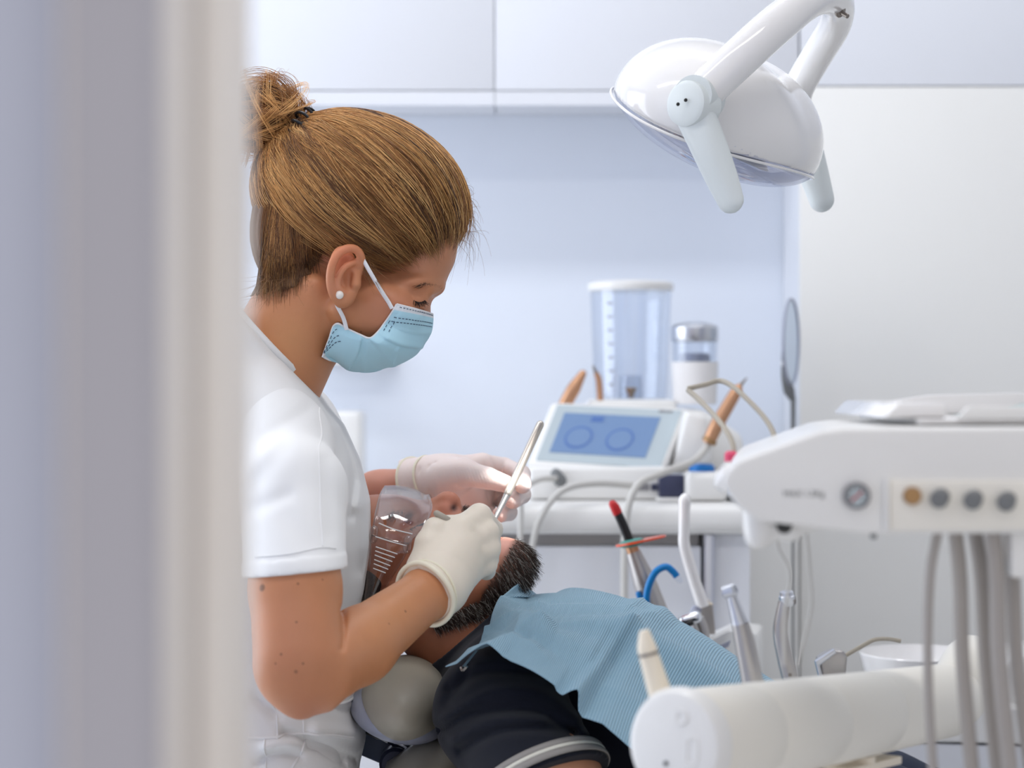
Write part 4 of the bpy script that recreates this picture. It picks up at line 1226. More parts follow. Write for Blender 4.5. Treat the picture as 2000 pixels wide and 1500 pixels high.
# beard, moustache, brow, hair
N = geo_normals(*gmh); Vh = gmh[0]; x, y = to_px(Vh)
rs = np.random.RandomState(8)
bw = beard_w(x, y)
def beard(name, sel, count, L, comb, label, nf=.32):
    k = rs.choice(np.where(sel)[0], count); base_ = Vh[k] + rs.randn(count, 3) * .0006; n = N[k]
    dirs = n * nf + np.asarray(comb) + rs.randn(count, 3) * .20
    dirs /= np.linalg.norm(dirs, axis=1)[:, None]
    grey = rs.rand(count) < .20
    cols = np.where(grey[:, None], np.array(lin((188, 182, 172))[:3]), np.array(lin((58, 42, 34))[:3])) * rs.uniform(.6, 1.15, (count, 1))
    K = 6; t = np.linspace(0, 1, K)[None, :, None]; Ls = (L * rs.uniform(.5, 1.1, count))[:, None, None]
    pth = base_[:, None] + dirs[:, None] * t * Ls + np.array(comb) * (t ** 2) * Ls * .5
    strands(name, pth, rs.uniform(.00016, .0003, count), cols, 'hair', man, label, taper=.4)
chin = (bw > .5) & (x > 940) & (y > 1035)
beard('beard', chin, 3800, .0095, (.30, -.05, -.62), 'dark beard streaked with grey')
beard('beard', (bw > .5) & ~((x > 940) & (y > 1035)) & (y > 1050), 1700, .007, (.35, -.1, -.45), 'short dark stubble along the jaw', .12)
beard('moustache', (bw > .5) & (y < 1042), 700, .006, (.3, -.2, .0), 'grey-flecked moustache')
bx = rs.uniform(752, 792, 160); by = 1010 - (bx - 752) * .25 + rs.randn(160) * 5
pr = surf(man_head, bx, by, YP - .10)
short_strands('eyebrow', pr, np.stack([-.4 + rs.randn(160) * .2, np.full(160, -.3), -.7 + rs.randn(160) * .2], 1), .008 * rs.uniform(.6, 1.1, 160), np.full(160, .0003), np.tile(np.array(lin((36, 28, 28))[:3]), (160, 1)), man)
tx = rs.rand(70); pr = surf(man_head, 800 + 34 * tx, 1034 - 16 * tx, YP - .10)
short_strands('eyelash', pr, np.stack([.4 + rs.randn(70) * .2, np.full(70, -.6), -.1 + rs.randn(70) * .3], 1), .005 * rs.uniform(.6, 1.1, 70), np.full(70, .00035), np.tile(np.array(lin((26, 18, 18))[:3]), (70, 1)), man)
def crown_sdf(p):
    d = ell(p, m_(700, 1128), (128 * SP, .076, 132 * SP), RI(8))
    x, y = to_px(p)
    d = smax(d, (1062 + (x - 600) * .42 - y) * SP * .8, .006)
    return smax(d, (x - 772 - (y - 1150) * .25) * SP, .006)
lo, hi = bounds([m_(560, 980), m_(800, 1280)], 0); lo[1] = YP - .09; hi[1] = YP + .09
mat('hair_dark', (46, 36, 32), 0.6, noise=0.4, nscale=160, bump=.6, bscale=500, bdist=.002)
link('hair', mesh_data('hair', *sdf_geo(crown_sdf, lo, hi, .003)), 'hair_dark', man, 'dark cropped hair')

# polo shirt
SA0, SA1 = A0, A1 + (A1 - A0) * .12
hem_n = (A1 - A0) / np.linalg.norm(A1 - A0)
hem_n = hem_n * .75 + np.array([.10, .05, -.62]); hem_n /= np.linalg.norm(hem_n)
hem_c = P(1092, 1492, 1.605)
def shirt_sdf(p):
    x, y = to_px(p)
    d = ell(p, P(1160, 1390, 1.92), (.165, .185, .108), RI(14))
    d = smin(d, ell(p, P(1400, 1540, 1.92), (.26, .175, .105), RI(31)), .04)
    d = smin(d, rc(p, P(1010, 1340, 1.80), P(975, 1385, 1.745), .055, .050), .04)
    d = smin(d, rc(p, P(1010, 1325, 1.98), P(985, 1370, 2.10), .055, .050), .04)
    # collar ring
    na = P(955, 1312, YP) - P(848, 1185, YP); na /= np.linalg.norm(na)
    c = rc(p, P(895, 1243, YP), P(955, 1312, YP), .063, .078)
    c = smax(c, -rc(p, P(848, 1185, YP), P(955, 1312, YP), .054, .0565), .002)
    d = np.minimum(d, c)
    pl = (p - P(898, 1240, YP).astype(np.float32)) @ (-np.array([.62, .0, -.74], np.float32))
    d = smax(d, pl, .004)
    return d
lo, hi = bounds([P(850, 1200, 1.66), P(1720, 1640, 2.14)], .03)
gsh = sdf_geo(shirt_sdf, lo, hi, .0034, 2)
def msleeve_sdf(p):
    d = rc(p, A0, SA1 + (A1 - A0) * .2, .0535, .0560)
    d = smin(d, rc(p, P(1020, 1345, 1.80), A0, .055, .0525), .03)
    d += groove(p, [([(880, 1345), (950, 1312), (1060, 1318)], 12, .0055), ([(862, 1425), (930, 1392), (1040, 1388), (1120, 1430)], 11, .0060),
                    ([(868, 1405), (960, 1350), (1060, 1352), (1130, 1400)], 11, -.0040), ([(900, 1465), (980, 1428), (1080, 1424), (1150, 1450)], 10, .0050),
                    ([(885, 1445), (960, 1408), (1060, 1405)], 10, -.0036), ([(915, 1300), (900, 1340), (872, 1370)], 10, .003)], 1.74)
    pl = (p - hem_c.astype(np.float32)) @ hem_n.astype(np.float32)
    d = smax(d, pl, .001)
    inn = rc(p, A0, A1 + (A1 - A0) * .4, .0510, .0525)
    return d
lo, hi = bounds([A0, A1 + (A1 - A0) * .2, P(1020, 1345, 1.80)], .075)
gms = sdf_geo(msleeve_sdf, lo, hi, .0022, 2)
shirt = link('polo_shirt', mesh_data('polo_shirt', *gsh), 'navy_cloth', man, 'navy polo shirt')
msl = link('sleeve', mesh_data('sleeve', *gms), 'navy_cloth', shirt)
# ribbed cuff stripes: rings where planes parallel to the hem meet the sleeve
ac = (A1 - A0) / np.linalg.norm(A1 - A0)
def ring_at(off, r):
    u = np.cross(ac, (0, 0, 1.0)); u /= np.linalg.norm(u); v = np.cross(ac, u)
    out = []
    for q in np.linspace(0, 2 * math.pi, 49):
        b = A0 + r * (math.cos(q) * u + math.sin(q) * v)
        t = ((hem_c + hem_n * off - b) @ hem_n) / (ac @ hem_n)
        out.append(b + ac * t)
    return np.array(out)
def band(name, o0, o1, r, m, lab):
    a, b = ring_at(o0, r), ring_at(o1, r)
    V = np.stack([a, a * .5 + b * .5, b], 0); V[1] += (V[1] - (A0 + ((V[1] - A0) @ ac)[:, None] * ac)) * .012
    o = link(name, mesh_data(name, V.reshape(-1, 3), grid_faces(3, 49)), m, msl, lab)
    solid(o, .0016)
band('cuff_band', -.0195, -.0135, .0570, 'cuff_grey', 'grey ribbed cuff stripe')
band('cuff_stripe', -.0135, -.0100, .0570, 'cuff_white', 'white cuff stripe')
band('cuff_band', -.0100, -.0035, .0570, 'cuff_grey', 'grey ribbed cuff stripe')
def jeans_sdf(p):
    d = rc(p, P(1520, 1620, 1.92), P(1780, 1700, 1.84), .12, .085)
    d = smin(d, rc(p, P(1780, 1700, 1.84), P(2300, 1760, 1.84), .085, .06), .02)
    e_ = smin(rc(p, P(1560, 1580, 2.02), P(1730, 1545, 2.03), .10, .040), rc(p, P(1730, 1545, 2.03), P(2250, 1740, 2.03), .040, .055), .02)
    return smin(d, e_, .02)
lo, hi = bounds([P(1450, 1440, 1.84), P(2320, 1800, 2.03)], .13)
link('trousers', mesh_data('trousers', *sdf_geo(jeans_sdf, lo, hi, .007)), 'denim', man, 'dark blue trousers')

# ------------------------------------------------------------------ bib
m = mat('bib_paper', (132, 172, 190), 0.8, sheen=0.1)
nt = m.node_tree; b = nt.nodes['Principled BSDF']
at = nt.nodes.new('ShaderNodeAttribute'); at.attribute_name = 'grid'
wv = nt.nodes.new('ShaderNodeTexWave'); wv.wave_type = 'BANDS'; wv.bands_direction = 'X'; wv.inputs['Scale'].default_value = 11.0
wv.inputs['Distortion'].default_value = .15
nt.links.new(at.outputs['Vector'], wv.inputs['Vector'])
bp = nt.nodes.new('ShaderNodeBump'); bp.inputs['Strength'].default_value = .6; bp.inputs['Distance'].default_value = .0012
nt.links.new(wv.outputs['Fac'], bp.inputs['Height']); nt.links.new(bp.outputs['Normal'], b.inputs['Normal'])
rp = nt.nodes.new('ShaderNodeMix'); rp.data_type = 'RGBA'
rp.inputs['A'].default_value = lin((130, 166, 188)); rp.inputs['B'].default_value = lin((152, 186, 203))
nt.links.new(wv.outputs['Fac'], rp.inputs['Factor']); nt.links.new(rp.outputs['Result'], b.inputs['Base Color'])
CT = [
    [P(870, 1302, 1.66), P(915, 1286, 1.70), P(950, 1240, 1.745), P(972, 1175, 1.83), P(1010, 1142, 1.90)],
    [P(952, 1284, 1.64), P(985, 1262, 1.69), P(1010, 1222, 1.75), P(1030, 1190, 1.84), P(1060, 1168, 1.96)],
    [P(1030, 1305, 1.62), P(1055, 1262, 1.68), P(1085, 1222, 1.76), P(1110, 1182, 1.86), P(1120, 1152, 1.97)],
    [P(1112, 1358, 1.60), P(1140, 1295, 1.665), P(1180, 1230, 1.76), P(1215, 1190, 1.87), P(1230, 1176, 1.98)],
    [P(1235, 1462, 1.575), P(1262, 1385, 1.64), P(1300, 1290, 1.755), P(1335, 1232, 1.87), P(1350, 1226, 1.98)],
    [P(1330, 1560, 1.55), P(1370, 1470, 1.63), P(1430, 1370, 1.755), P(1470, 1312, 1.87), P(1490, 1312, 1.97)],
    [P(1420, 1650, 1.54), P(1480, 1550, 1.62), P(1540, 1440, 1.755), P(1600, 1385, 1.87), P(1620, 1390, 1.96)],
]
nu, nv = 150, 110
G = patch_pts(CT, nu, nv)
u = np.linspace(0, 1, nu)[:, None]; v = np.linspace(0, 1, nv)[None, :]
def vcrease(c, wd, amp): return amp * np.clip(1 - np.abs(c) / wd, 0, 1)
def sm(x_, w_): return 1 / (1 + np.exp(-x_ / w_))
disp = vcrease(v - .5, .07, .0085) - vcrease(v - .40, .08, .004) * sm(u - .35, .04)
disp = disp + vcrease(u - .50 - .03 * v, .035, .0065) - vcrease(u - .55 - .03 * v, .04, .0075) * sm(.55 - v, .05)
disp = disp + vcrease(u - .17 - .05 * np.sin(3 * v), .06, .005) + vcrease(v - .76 + .12 * u, .07, .005) * sm(.6 - u, .05)
disp = disp - vcrease(v - .30 + .3 * (u - .2), .09, .007) * sm(.42 - u, .04) + vcrease(v - .24, .06, .004) * sm(u - .55, .04)
disp = disp + .0016 * np.sin(7 * u + 5 * v) + .0012 * np.sin(11 * v - 6 * u)
gu = np.gradient(G, axis=0); gv = np.gradient(G, axis=1); nn = np.cross(gu, gv); nn /= np.linalg.norm(nn, axis=2)[..., None] + 1e-9
if nn[..., 2].mean() < 0: nn = -nn
G = G + nn * disp[..., None]
def cover_sdf(p): return np.minimum(shirt_sdf(p), msleeve_sdf(p))

def ridge_px(p, pts, wd, amp):
    x, y = to_px(p); dist = np.full(len(p), 1e9); pts = np.array(pts, float)
    for (ax, ay), (bx_, by_) in zip(pts[:-1], pts[1:]):
        vx, vy = bx_ - ax, by_ - ay
        t = np.clip(((x - ax) * vx + (y - ay) * vy) / (vx * vx + vy * vy), 0, 1)
        dist = np.minimum(dist, np.hypot(x - ax - t * vx, y - ay - t * vy))
    return amp * np.clip(1 - dist / wd, 0, 1)
q_ = G.reshape(-1, 3)
cr = ridge_px(q_, [(1052, 1242), (1172, 1227), (1216, 1240), (1290, 1282), (1400, 1352), (1480, 1410)], 60, .011)
cr = cr + ridge_px(q_, [(985, 1203), (1020, 1220), (1052, 1242)], 34, .008) + ridge_px(q_, [(1292, 1200), (1252, 1218), (1216, 1240)], 34, .007)
cr = cr + ridge_px(q_, [(925, 1282), (985, 1258), (1052, 1242)], 36, .007) - ridge_px(q_, [(1060, 1215), (1130, 1205), (1200, 1210)], 46, .005)
cr = cr + ridge_px(q_, [(1216, 1240), (1178, 1290), (1122, 1362)], 26, .007) - ridge_px(q_, [(1192, 1240), (1150, 1292), (1100, 1352)], 22, .007)
G = G + nn * cr.reshape(nu, nv)[..., None]
G = push_out(cover_sdf, G, .0035, 30)
UV = np.stack(np.broadcast_arrays(u * 4.6, v * 3.0), -1).reshape(-1, 2)
bib = link('dental_bib', mesh_data('dental_bib', G.reshape(-1, 3), grid_faces(nu, nv), uv=UV), 'bib_paper')
tag(bib, 'blue ribbed paper bib spread over the man\'s chest', 'bib')
solid(bib, .0008)
clip_t = thing('bib_clip', 'small silver clip gripping the bib corner at the shirt collar', 'clip', P(915, 1290, 1.70))
prism('jaw', [P(902, 1302, 1.675), P(908, 1304, 1.675), P(934, 1272, 1.695), P(929, 1270, 1.695)], (0, -.004, .001), 'chrome', clip_t, bev=.0006)
tube('chain', [P(912, 1302, 1.672), P(904, 1310, 1.68), P(900, 1304, 1.69)], .0012, 'steel', clip_t, n=10, seg=6)
# turned-over far corner of the bib
cg = patch_pts([[P(975, 1172, 1.84), P(1012, 1140, 1.90)], [P(1010, 1166, 1.88), P(1030, 1148, 1.94)], [P(1062, 1168, 1.955), P(1052, 1164, 1.965)]], 12, 8)
fl = link('turned_corner', mesh_data('turned_corner', cg.reshape(-1, 3), grid_faces(12, 8), uv=np.stack(np.meshgrid(np.linspace(0, .5, 12), np.linspace(0, 1, 8), indexing='ij'), -1).reshape(-1, 2)), 'bib_paper', bib)
solid(fl, .0008)

# ------------------------------------------------------------------ goggles
gog = thing('safety_goggles', 'clear plastic safety goggles on the reclining man\'s face', 'goggles', m_(780, 1010))
GL = [
    [m_(752, 950, .0), m_(782, 950, .0), m_(815, 958, .0), m_(838, 972, .0)],
    [m_(742, 968, -.03), m_(778, 968, -.034), m_(815, 978, -.03), m_(843, 992, -.024)],
    [m_(734, 1000, -.058), m_(770, 1004, -.066), m_(806, 1014, -.062), m_(834, 1020, -.05)],
    [m_(730, 1022, -.072), m_(764, 1030, -.080), m_(796, 1040, -.076), m_(814, 1044, -.066)],
    [m_(726, 1045, -.080), m_(758, 1054, -.087), m_(785, 1060, -.084), m_(798, 1062, -.078)],
]
gg = push_along(man_head, patch_pts(GL, 30, 20), (-.05, -.75, .65), .0040)
gg[:, :, 1] = np.minimum(gg[:, :, 1], YP)
mir = np.array([1, -1, 1]); mo = np.array([0, 2 * YP, 0])
full = np.concatenate([gg[::-1], (gg[1:] * mir + mo)], 0)
ln = link('lens', mesh_data('lens', full.reshape(-1, 3), grid_faces(59, 20)), 'clear_goggles', gog); solid(ln, .0016)
bord = np.concatenate([full[:, 0], full[-1, 1:], full[::-1, -1][1:], full[0, ::-1][1:]], 0)
tube('lens_rim', bord, .0010, 'clear_goggles', ln, n=160, seg=6, smooth_path=False)
SG = [
    [m_(726, 1045, -.080), m_(758, 1054, -.087), m_(785, 1060, -.084), m_(798, 1062, -.078)],
    [m_(723, 1062, -.084), m_(752, 1072, -.089), m_(776, 1080, -.087), m_(792, 1082, -.080)],
    [m_(722, 1095, -.086), m_(742, 1104, -.089), m_(758, 1112, -.087), m_(772, 1116, -.082)],
    [m_(718, 1130, -.086), m_(732, 1138, -.089), m_(744, 1146, -.087), m_(752, 1150, -.082)],
    [m_(712, 1180, -.086), m_(720, 1182, -.088), m_(728, 1186, -.086), m_(735, 1188, -.082)],
]
sg = patch_pts(SG, 30, 14)
for k, g_ in enumerate((sg, sg * mir + mo)):
    tp = link('temple', mesh_data('temple', g_.reshape(-1, 3), grid_faces(30, 14)), 'clear_goggles', gog); solid(tp, .0016)
    for e_ in (g_[:, 0], g_[:, -1]): tube('temple_edge', e_, .0009, 'clear_goggles', tp, n=30, seg=6)
    sgn = -1 if k == 0 else 1
    if k == 0:
        for a, b_, y0, y1 in ((734, 776, 1068, 1082), (733, 771, 1076, 1089), (732, 766, 1084, 1097), (731, 762, 1093, 1105), (730, 758, 1101, 1112), (729, 753, 1110, 1119)):
            tube('vent_rib', [m_(a, y0, -.0905), m_((a + b_) / 2, (y0 + y1) / 2, -.0915), m_(b_, y1, -.0895)], .0006, 'paper_white', tp, n=6, seg=6)
        for (hx, hy) in ((731, 1044), (797, 1064)):
            tube('hinge', [m_(hx, hy - 9, -.083), m_(hx - 2, hy + 9, -.084)], .0042, 'clear_goggles', tp, n=8, seg=12, rounded=True)
        tube('hinge_highlight', [m_(733, 1048, -.090), m_(764, 1058, -.0905), m_(794, 1066, -.086)], .0006, 'paper_white', tp, n=10, seg=6)  # white tube standing for the edge highlight between the hinges
        tube('lens_highlight', [m_(740, 1022, -.078), m_(770, 1034, -.084), m_(805, 1043, -.076)], .0007, 'paper_white', ln, n=14, seg=6)  # white tube standing for a highlight along the clear lens

# instruments in her hands
t = thing('mouth_mirror', 'slim steel mirror handle held upright by the far gloved hand', 'instrument', P(955, 1025, 1.93))
tube('handle', [P(1055, 829, 2.01), P(1010, 925, 1.975), P(991, 964, 1.958)], [.0042, .0042, .0040], 'handle_steel', t, n=10, seg=14, rounded=True)
tube('neck', [P(993, 960, 1.960), P(981, 984, 1.952), P(962, 1022, 1.938)], [.0040, .0030, .0022], 'steel', t, n=10, seg=12)
tube('shank', [P(962, 1020, 1.938), P(950, 1046, 1.93), P(944, 1056, 1.928)], [.0016, .0011, .0010], 'steel', t, n=8, seg=10)
t = thing('probe', 'taupe steel probe poking out between thumb and finger of the near glove', 'instrument', P(862, 1008, 1.775))
tube('handle', [P(853, 1003, 1.722), P(874, 1015, 1.722), P(900, 1032, 1.735)], [.0030, .0030, .0030], 'cable_taupe', t, n=8, seg=12, rounded=True)
tube('shank', [P(900, 1032, 1.735), P(940, 1056, 1.80), P(962, 1066, 1.84)], [.0028, .0014, .0008], 'steel', t, n=8, seg=8)
# ================================================================== operating lamp
LC = P(1410, 232, 1.90)
LA = np.array([.447, .894, 0.0])
mouth = P(965, 1035, 1.93)
lb = mouth - LC; lb /= np.linalg.norm(lb); lb -= LA * (lb @ LA); lb /= np.linalg.norm(lb)
le = np.cross(LA, lb)
LR = np.stack([LA, le, lb], 1)
lamp = thing('operating_lamp', 'glossy white dental operating lamp on a looped arm with two grey handles', 'lamp', LC)
def dome_sdf(p):
    q = (p - LC.astype(np.float32)) @ LR.astype(np.float32)
    d = ell(p, LC + lb * .006, (.152, .100, .080), LR)
    # soft saddle between the two halves
    d += .010 * np.exp(-(q[:, 0] / .035) ** 2) * np.clip(-q[:, 2] / .08, 0, 1)
    return smax(d, q[:, 2] - .012 - .06 * (q[:, 0] / .152) ** 2 * .25, .003)
lo, hi = bounds([LC], .17)
link('housing', mesh_data('housing', *sdf_geo(dome_sdf, lo, hi, .0026, 2), sharp=55), 'plastic_gloss', lamp)
def cover_lens(p):
    q = (p - LC.astype(np.float32)) @ LR.astype(np.float32)
    d = ell(p, LC + lb * .006, (.153, .101, .047), LR)
    d = smax(d, -(q[:, 2] - .0115), .001)
    return np.maximum(d, -ell(p, LC + lb * .006, (.149, .097, .043), LR))
link('lens_cover', mesh_data('lens_cover', *sdf_geo(cover_lens, lo, hi, .0022, 1), sharp=60), 'clear_lens', lamp, 'clear front cover')
rimp = [LC + lb * (.013 + .06 * (math.cos(q) ** 2) * .25) + LA * .1525 * math.cos(q) + le * .1005 * math.sin(q) for q in np.linspace(0, 2 * math.pi, 73)]
tube('trim_ring', rimp, 0.0014, 'plastic_gloss', lamp, n=120, seg=8)
def refl(name, c0):
    lathe(name, c0 + lb * .008, lb, [(0, .012), (.014, .036), (.022, .044), (.022, .042), (.014, .034), (.002, .010)], 'satin_grey', lamp, seg=32)
refl('reflector', LC + LA * .060); refl('reflector', LC - LA * .060)
bulb = lathe('emitter', LC + lb * .012 + LA * .06, lb, [(0, .008), (.006, .007), (.008, .001)], mat('led', (255, 255, 250), .3, emit=(255, 252, 244), estr=6.0), lamp, seg=12)
lathe('emitter', LC + lb * .012 - LA * .06, lb, [(0, .008), (.006, .007), (.008, .001)], 'led', lamp, seg=12)
for sgn in (-1, 1):
    sp = bpy.data.lights.new('lamp_beam', 'SPOT'); sp.energy = 34; sp.spot_size = math.radians(9.5); sp.spot_blend = .35; sp.shadow_soft_size = .02; sp.color = (1.0, .97, .92)
    so = bpy.data.objects.new('lamp_beam', sp); COL.objects.link(so)
    src = LC + lb * .075 + LA * .05 * sgn
    so.location = Vector([float(v) for v in src]); dv = Vector([float(v) for v in (P(985, 1012, 1.965) - src)])
    so.rotation_euler = dv.to_track_quat('-Z', 'Y').to_euler()
# yoke: a loop from the near pivot over the arm joint to the far pivot
yk = [P(1352, 205, 1.735), P(1390, 165, 1.735), P(1450, 108, 1.742), P(1520, 45, 1.765), P(1585, -2, 1.81), P(1632, 0, 1.88), P(1632, 45, 1.95), P(1596, 108, 2.02), P(1562, 168, 2.06), P(1550, 215, 2.07)]
tube('yoke', yk, [.0165, .0180, .0185, .0185, .0175, .0165, .0165, .0165, .0165, .0160], 'plastic_gloss', lamp, n=70, seg=20, rounded=True)
lathe('pivot_collar', P(1362, 190, 1.728), LA, [(-.012, .0185), (.020, .0195)], 'plastic_grey', lamp, seg=32)
lathe('pivot_cap', P(1344, 203, 1.722), -LA + np.array([-.35, 0, 0]), [(-.022, .0208), (0, .0212), (.004, .0206), (.0065, .017), (.007, .001)], 'plastic_grey', lamp, seg=40)
cap = [o for o in lamp.children if o.name.startswith('pivot_cap')][0]
for px, py in ((1324, 204), (1339, 196)):
    lathe('screw_hole', P(px, py, 1.7135), (0, -1, 0), [(0, .0016), (.0022, .0016)], 'plastic_black', cap, seg=10)
def handle(name, a, b, ra, rb, lab):
    def f(p):
        d = rc(p, a, b, ra, rb); return smax(d, np.abs((p - a.astype(np.float32)) @ LA.astype(np.float32)) - ra * .62, .006)
    lo, hi = bounds([a, b], max(ra, rb) + .006)
    link(name, mesh_data(name, *sdf_geo(f, lo, hi, .0016, 2)), 'plastic_grey', lamp, lab)
handle('handle', P(1352, 212, 1.728), P(1433, 392, 1.728), .0180, .0158, 'grey grip nearest the viewer')
handle('handle', P(1572, 285, 2.075), P(1606, 390, 2.075), .0185, .0142, None)
lathe('joint_screw', P(1640, 22, 1.862), (.5, -.6, -.5), [(0, .006), (.002, .006), (.003, .0025), (.012, .0022)], 'steel_dark', lamp, seg=12)
tube('arm', [P(1630, 5, 1.89), P(1650, -120, 1.92), P(1680, -420, 1.98), P(1700, -620, 2.0)], .017, 'plastic_gloss', lamp, n=20, seg=16)
tube('ceiling_tube', [P(1700, -610, 2.0), np.array([P(1700, 0, 2.0)[0], 2.0, 2.6])], .028, 'plastic_gloss', lamp, n=4, seg=20)

# ================================================================== dentist's tray unit
YT = 1.16
unit = thing('tray_unit', 'white dental tray unit with dark knobs, pressure gauge and hanging hoses', 'dental unit', P(1900, 1040, YT + .1))
prism('body', [P(x_, y_, YT) for x_, y_ in [(1410, 945), (1416, 925), (1440, 900), (1600, 842), (1650, 836), (2350, 834), (2350, 1040), (1740, 1044), (1690, 1043), (1480, 1018), (1440, 990)]], (.036, .27, 0), 'plastic_white', unit, bev=.011, seg=4)
pprism('valve_panel', [(1738, 938), (2345, 938), (2345, 1032), (1738, 1036)], YT - .003, YT + .01, 'plastic_ivory', unit, bev=.0015)
pprism('panel_edge', [(1728, 932), (1739, 932), (1739, 1040), (1728, 1040)], YT - .005, YT + .01, 'plastic_white', unit, bev=.0015)
g = thing  # gauge is a part of the unit
gc = P(1672, 968, YT - .001); k = S(YT)
gb = lathe('gauge', gc, (0, -1, 0), [(0, 26 * k), (.004, 26 * k), (.005, 24 * k), (.005, 21 * k), (.003, 20 * k)], 'print_grey', unit, seg=32)
lathe('gauge_dial', gc + np.array([0, -.0032, 0]), (0, -1, 0), [(0, 20.5 * k), (.0004, 20.5 * k)], 'screen_glass', gb, seg=32)
nd = gc + np.array([0, -.0042, 0])
tube('needle', [nd + np.array([-12 * k, 0, -10 * k]), nd + np.array([10 * k, 0, 9 * k])], .0006, 'red_plastic', gb, n=3, seg=6)
for i in range(9):
    q = math.radians(225 - i * 33.75); dq = np.array([math.cos(q), 0, math.sin(q)])
    tube('dial_tick', [nd + dq * 14 * k, nd + dq * 18 * k], .0004, 'plastic_black', gb, n=2, seg=5, smooth_path=False)
kx = [(1780, 968, 'brass'), (1838, 970, 'plastic_midgrey'), (1903, 973, 'plastic_midgrey'), (1968, 976, 'plastic_midgrey')]
for i, (x, y, mm) in enumerate(kx):
    ax = np.array([-.35, -1, -.12]) if i else np.array([0, -1, .0])
    lathe('knob', P(x, y, YT - .002), ax, [(-.002, 17 * k), (.010 if i else .004, 18 * k), (.012 if i else .006, 15 * k), (.0125 if i else .0065, 1 * k)], mm, unit, seg=24, label='bronze key-like knob' if i == 0 else None)
# capacity print
fc = bpy.data.curves.new('load_print', 'FONT'); fc.body = 'MAX 1.5Kg'; fc.size = 17 * k; fc.align_x = 'CENTER'; fc.extrude = .0001
fo = bpy.data.objects.new('load_print_src', fc); COL.objects.link(fo)
dg = bpy.context.evaluated_depsgraph_get(); tme = bpy.data.meshes.new_from_object(fo.evaluated_get(dg)); bpy.data.objects.remove(fo)
tme.transform(Matrix.Translation(Vector([float(v) for v in P(1570, 970, YT - .0004)])) @ Matrix.Rotation(math.pi / 2, 4, 'X'))
tme.name = 'load_print'; tme.materials.clear()
link('load_print', tme, 'plastic_midgrey', unit)
lathe('bolt', P(1706, 1040, YT + .01), (0, 0, -1), [(0, .002), (.0035, .002), (.004, .001)], 'plastic_midgrey', unit, seg=10)
# grip hanging under the free end
def grip_sdf(p):
    d = rc(p, P(1480, 1005, YT + .06), P(1481, 1045, YT + .06), .0100, .0092)
    d = smin(d, rc(p, P(1492, 1030, YT + .06), P(1543, 1034, YT + .06), .0070, .0072), .006)
    return smin(d, rc(p, P(1543, 1030, YT + .06), P(1612, 1012, YT + .06), .0068, .006), .006)
lo, hi = bounds([P(1440, 980, YT + .06), P(1640, 1080, YT + .06)], .018)
link('grip', mesh_data('grip', *sdf_geo(grip_sdf, lo, hi, .002, 2)), 'plastic_white', unit)
lathe('grip_button', P(1532, 1026, YT + .052), (0, -1, .6), [(-.002, .005), (.003, .005), (.004, .003)], 'plastic_black', unit, seg=14)
lathe('end_cap', P(1424, 934, YT + .09), (-1, 0, .5), [(0, .010), (.006, .009), (.008, .004)], 'plastic_gloss', unit, seg=16)
# knobs and bent rods behind the sloping end
lathe('pink_knob', P(1428, 902, YT + .26), (0, 0, 1), [(0, .005), (.006, .005), (.008, .003)], 'pink_plastic', unit, seg=12)
box('orange_marker', P(1446, 897, YT + .26), P(1470, 886, YT + .26) + np.array([0, .01, 0]), 'orange_plastic', unit, bev=.001)
tube('whip_rod', [P(1432, 905, 1.42), P(1431, 868, 1.43), P(1412, 832, 1.45), P(1372, 787, 1.50), P(1344, 762, 1.52)], .0021, 'cable_taupe', unit, n=24, seg=10)
tube('whip_rod', [P(1343, 759, 1.52), P(1378, 751, 1.52), P(1408, 744, 1.52), P(1440, 762, 1.50), P(1490, 812, 1.47), P(1512, 850, 1.45), P(1514, 880, 1.44)], .0021, 'cable_taupe', unit, n=36, seg=10)
for px in (1521, 1578):
    tube('thin_cord', [P(px - 4, 1040, YT + .14), P(px, 1072, YT + .14), P(px + (22 if px < 1550 else 4), 1120, YT + .14), P(px + (12 if px < 1550 else 6), 1190, YT + .14), P(px + (10 if px < 1550 else -20), 1300, YT + .14)], .0011, 'hose_light', unit, n=30, seg=8)
for i, (x0, x1, x2, r) in enumerate(((1832, 1812, 1822, .0030), (1866, 1880, 1898, .0046), (1904, 1926, 1948, .0048), (1938, 1952, 1972, .0050), (1966, 1986, 2012, .0046), (1950, 1938, 1964, .0030))):
    dy = .02 + .018 * (i % 3)
    tube('hose', [P(x0, 1036, YT + dy), P((x0 + x1) / 2 - (6 if i == 0 else -2), 1130, YT + dy), P(x1, 1290, YT + dy), P(x2, 1500, YT + dy), P(x2 + 30, 1800, YT + dy), P(x2 + 80, 2300, YT + dy + .05)], r, 'hose_grey', unit, n=40, seg=12)
pprism('hose_block', [(1976, 1030), (2060, 1030), (2060, 1130), (1976, 1130)], YT + .01, YT + .05, 'plastic_white', unit, bev=.003)
# post that carries the unit, outside the frame
tube('support_arm', [P(2300, 980, YT + .15), P(2700, 1000, YT + .2)], .022, 'plastic_white', unit, n=4, seg=16)
tube('post', [np.array([P(2700, 0, YT + .2)[0], YT + .2, P(0, 1000, YT + .2)[2]]), np.array([P(2700, 0, YT + .2)[0], YT + .2, 0.0])], .03, 'plastic_white', unit, n=4, seg=16)

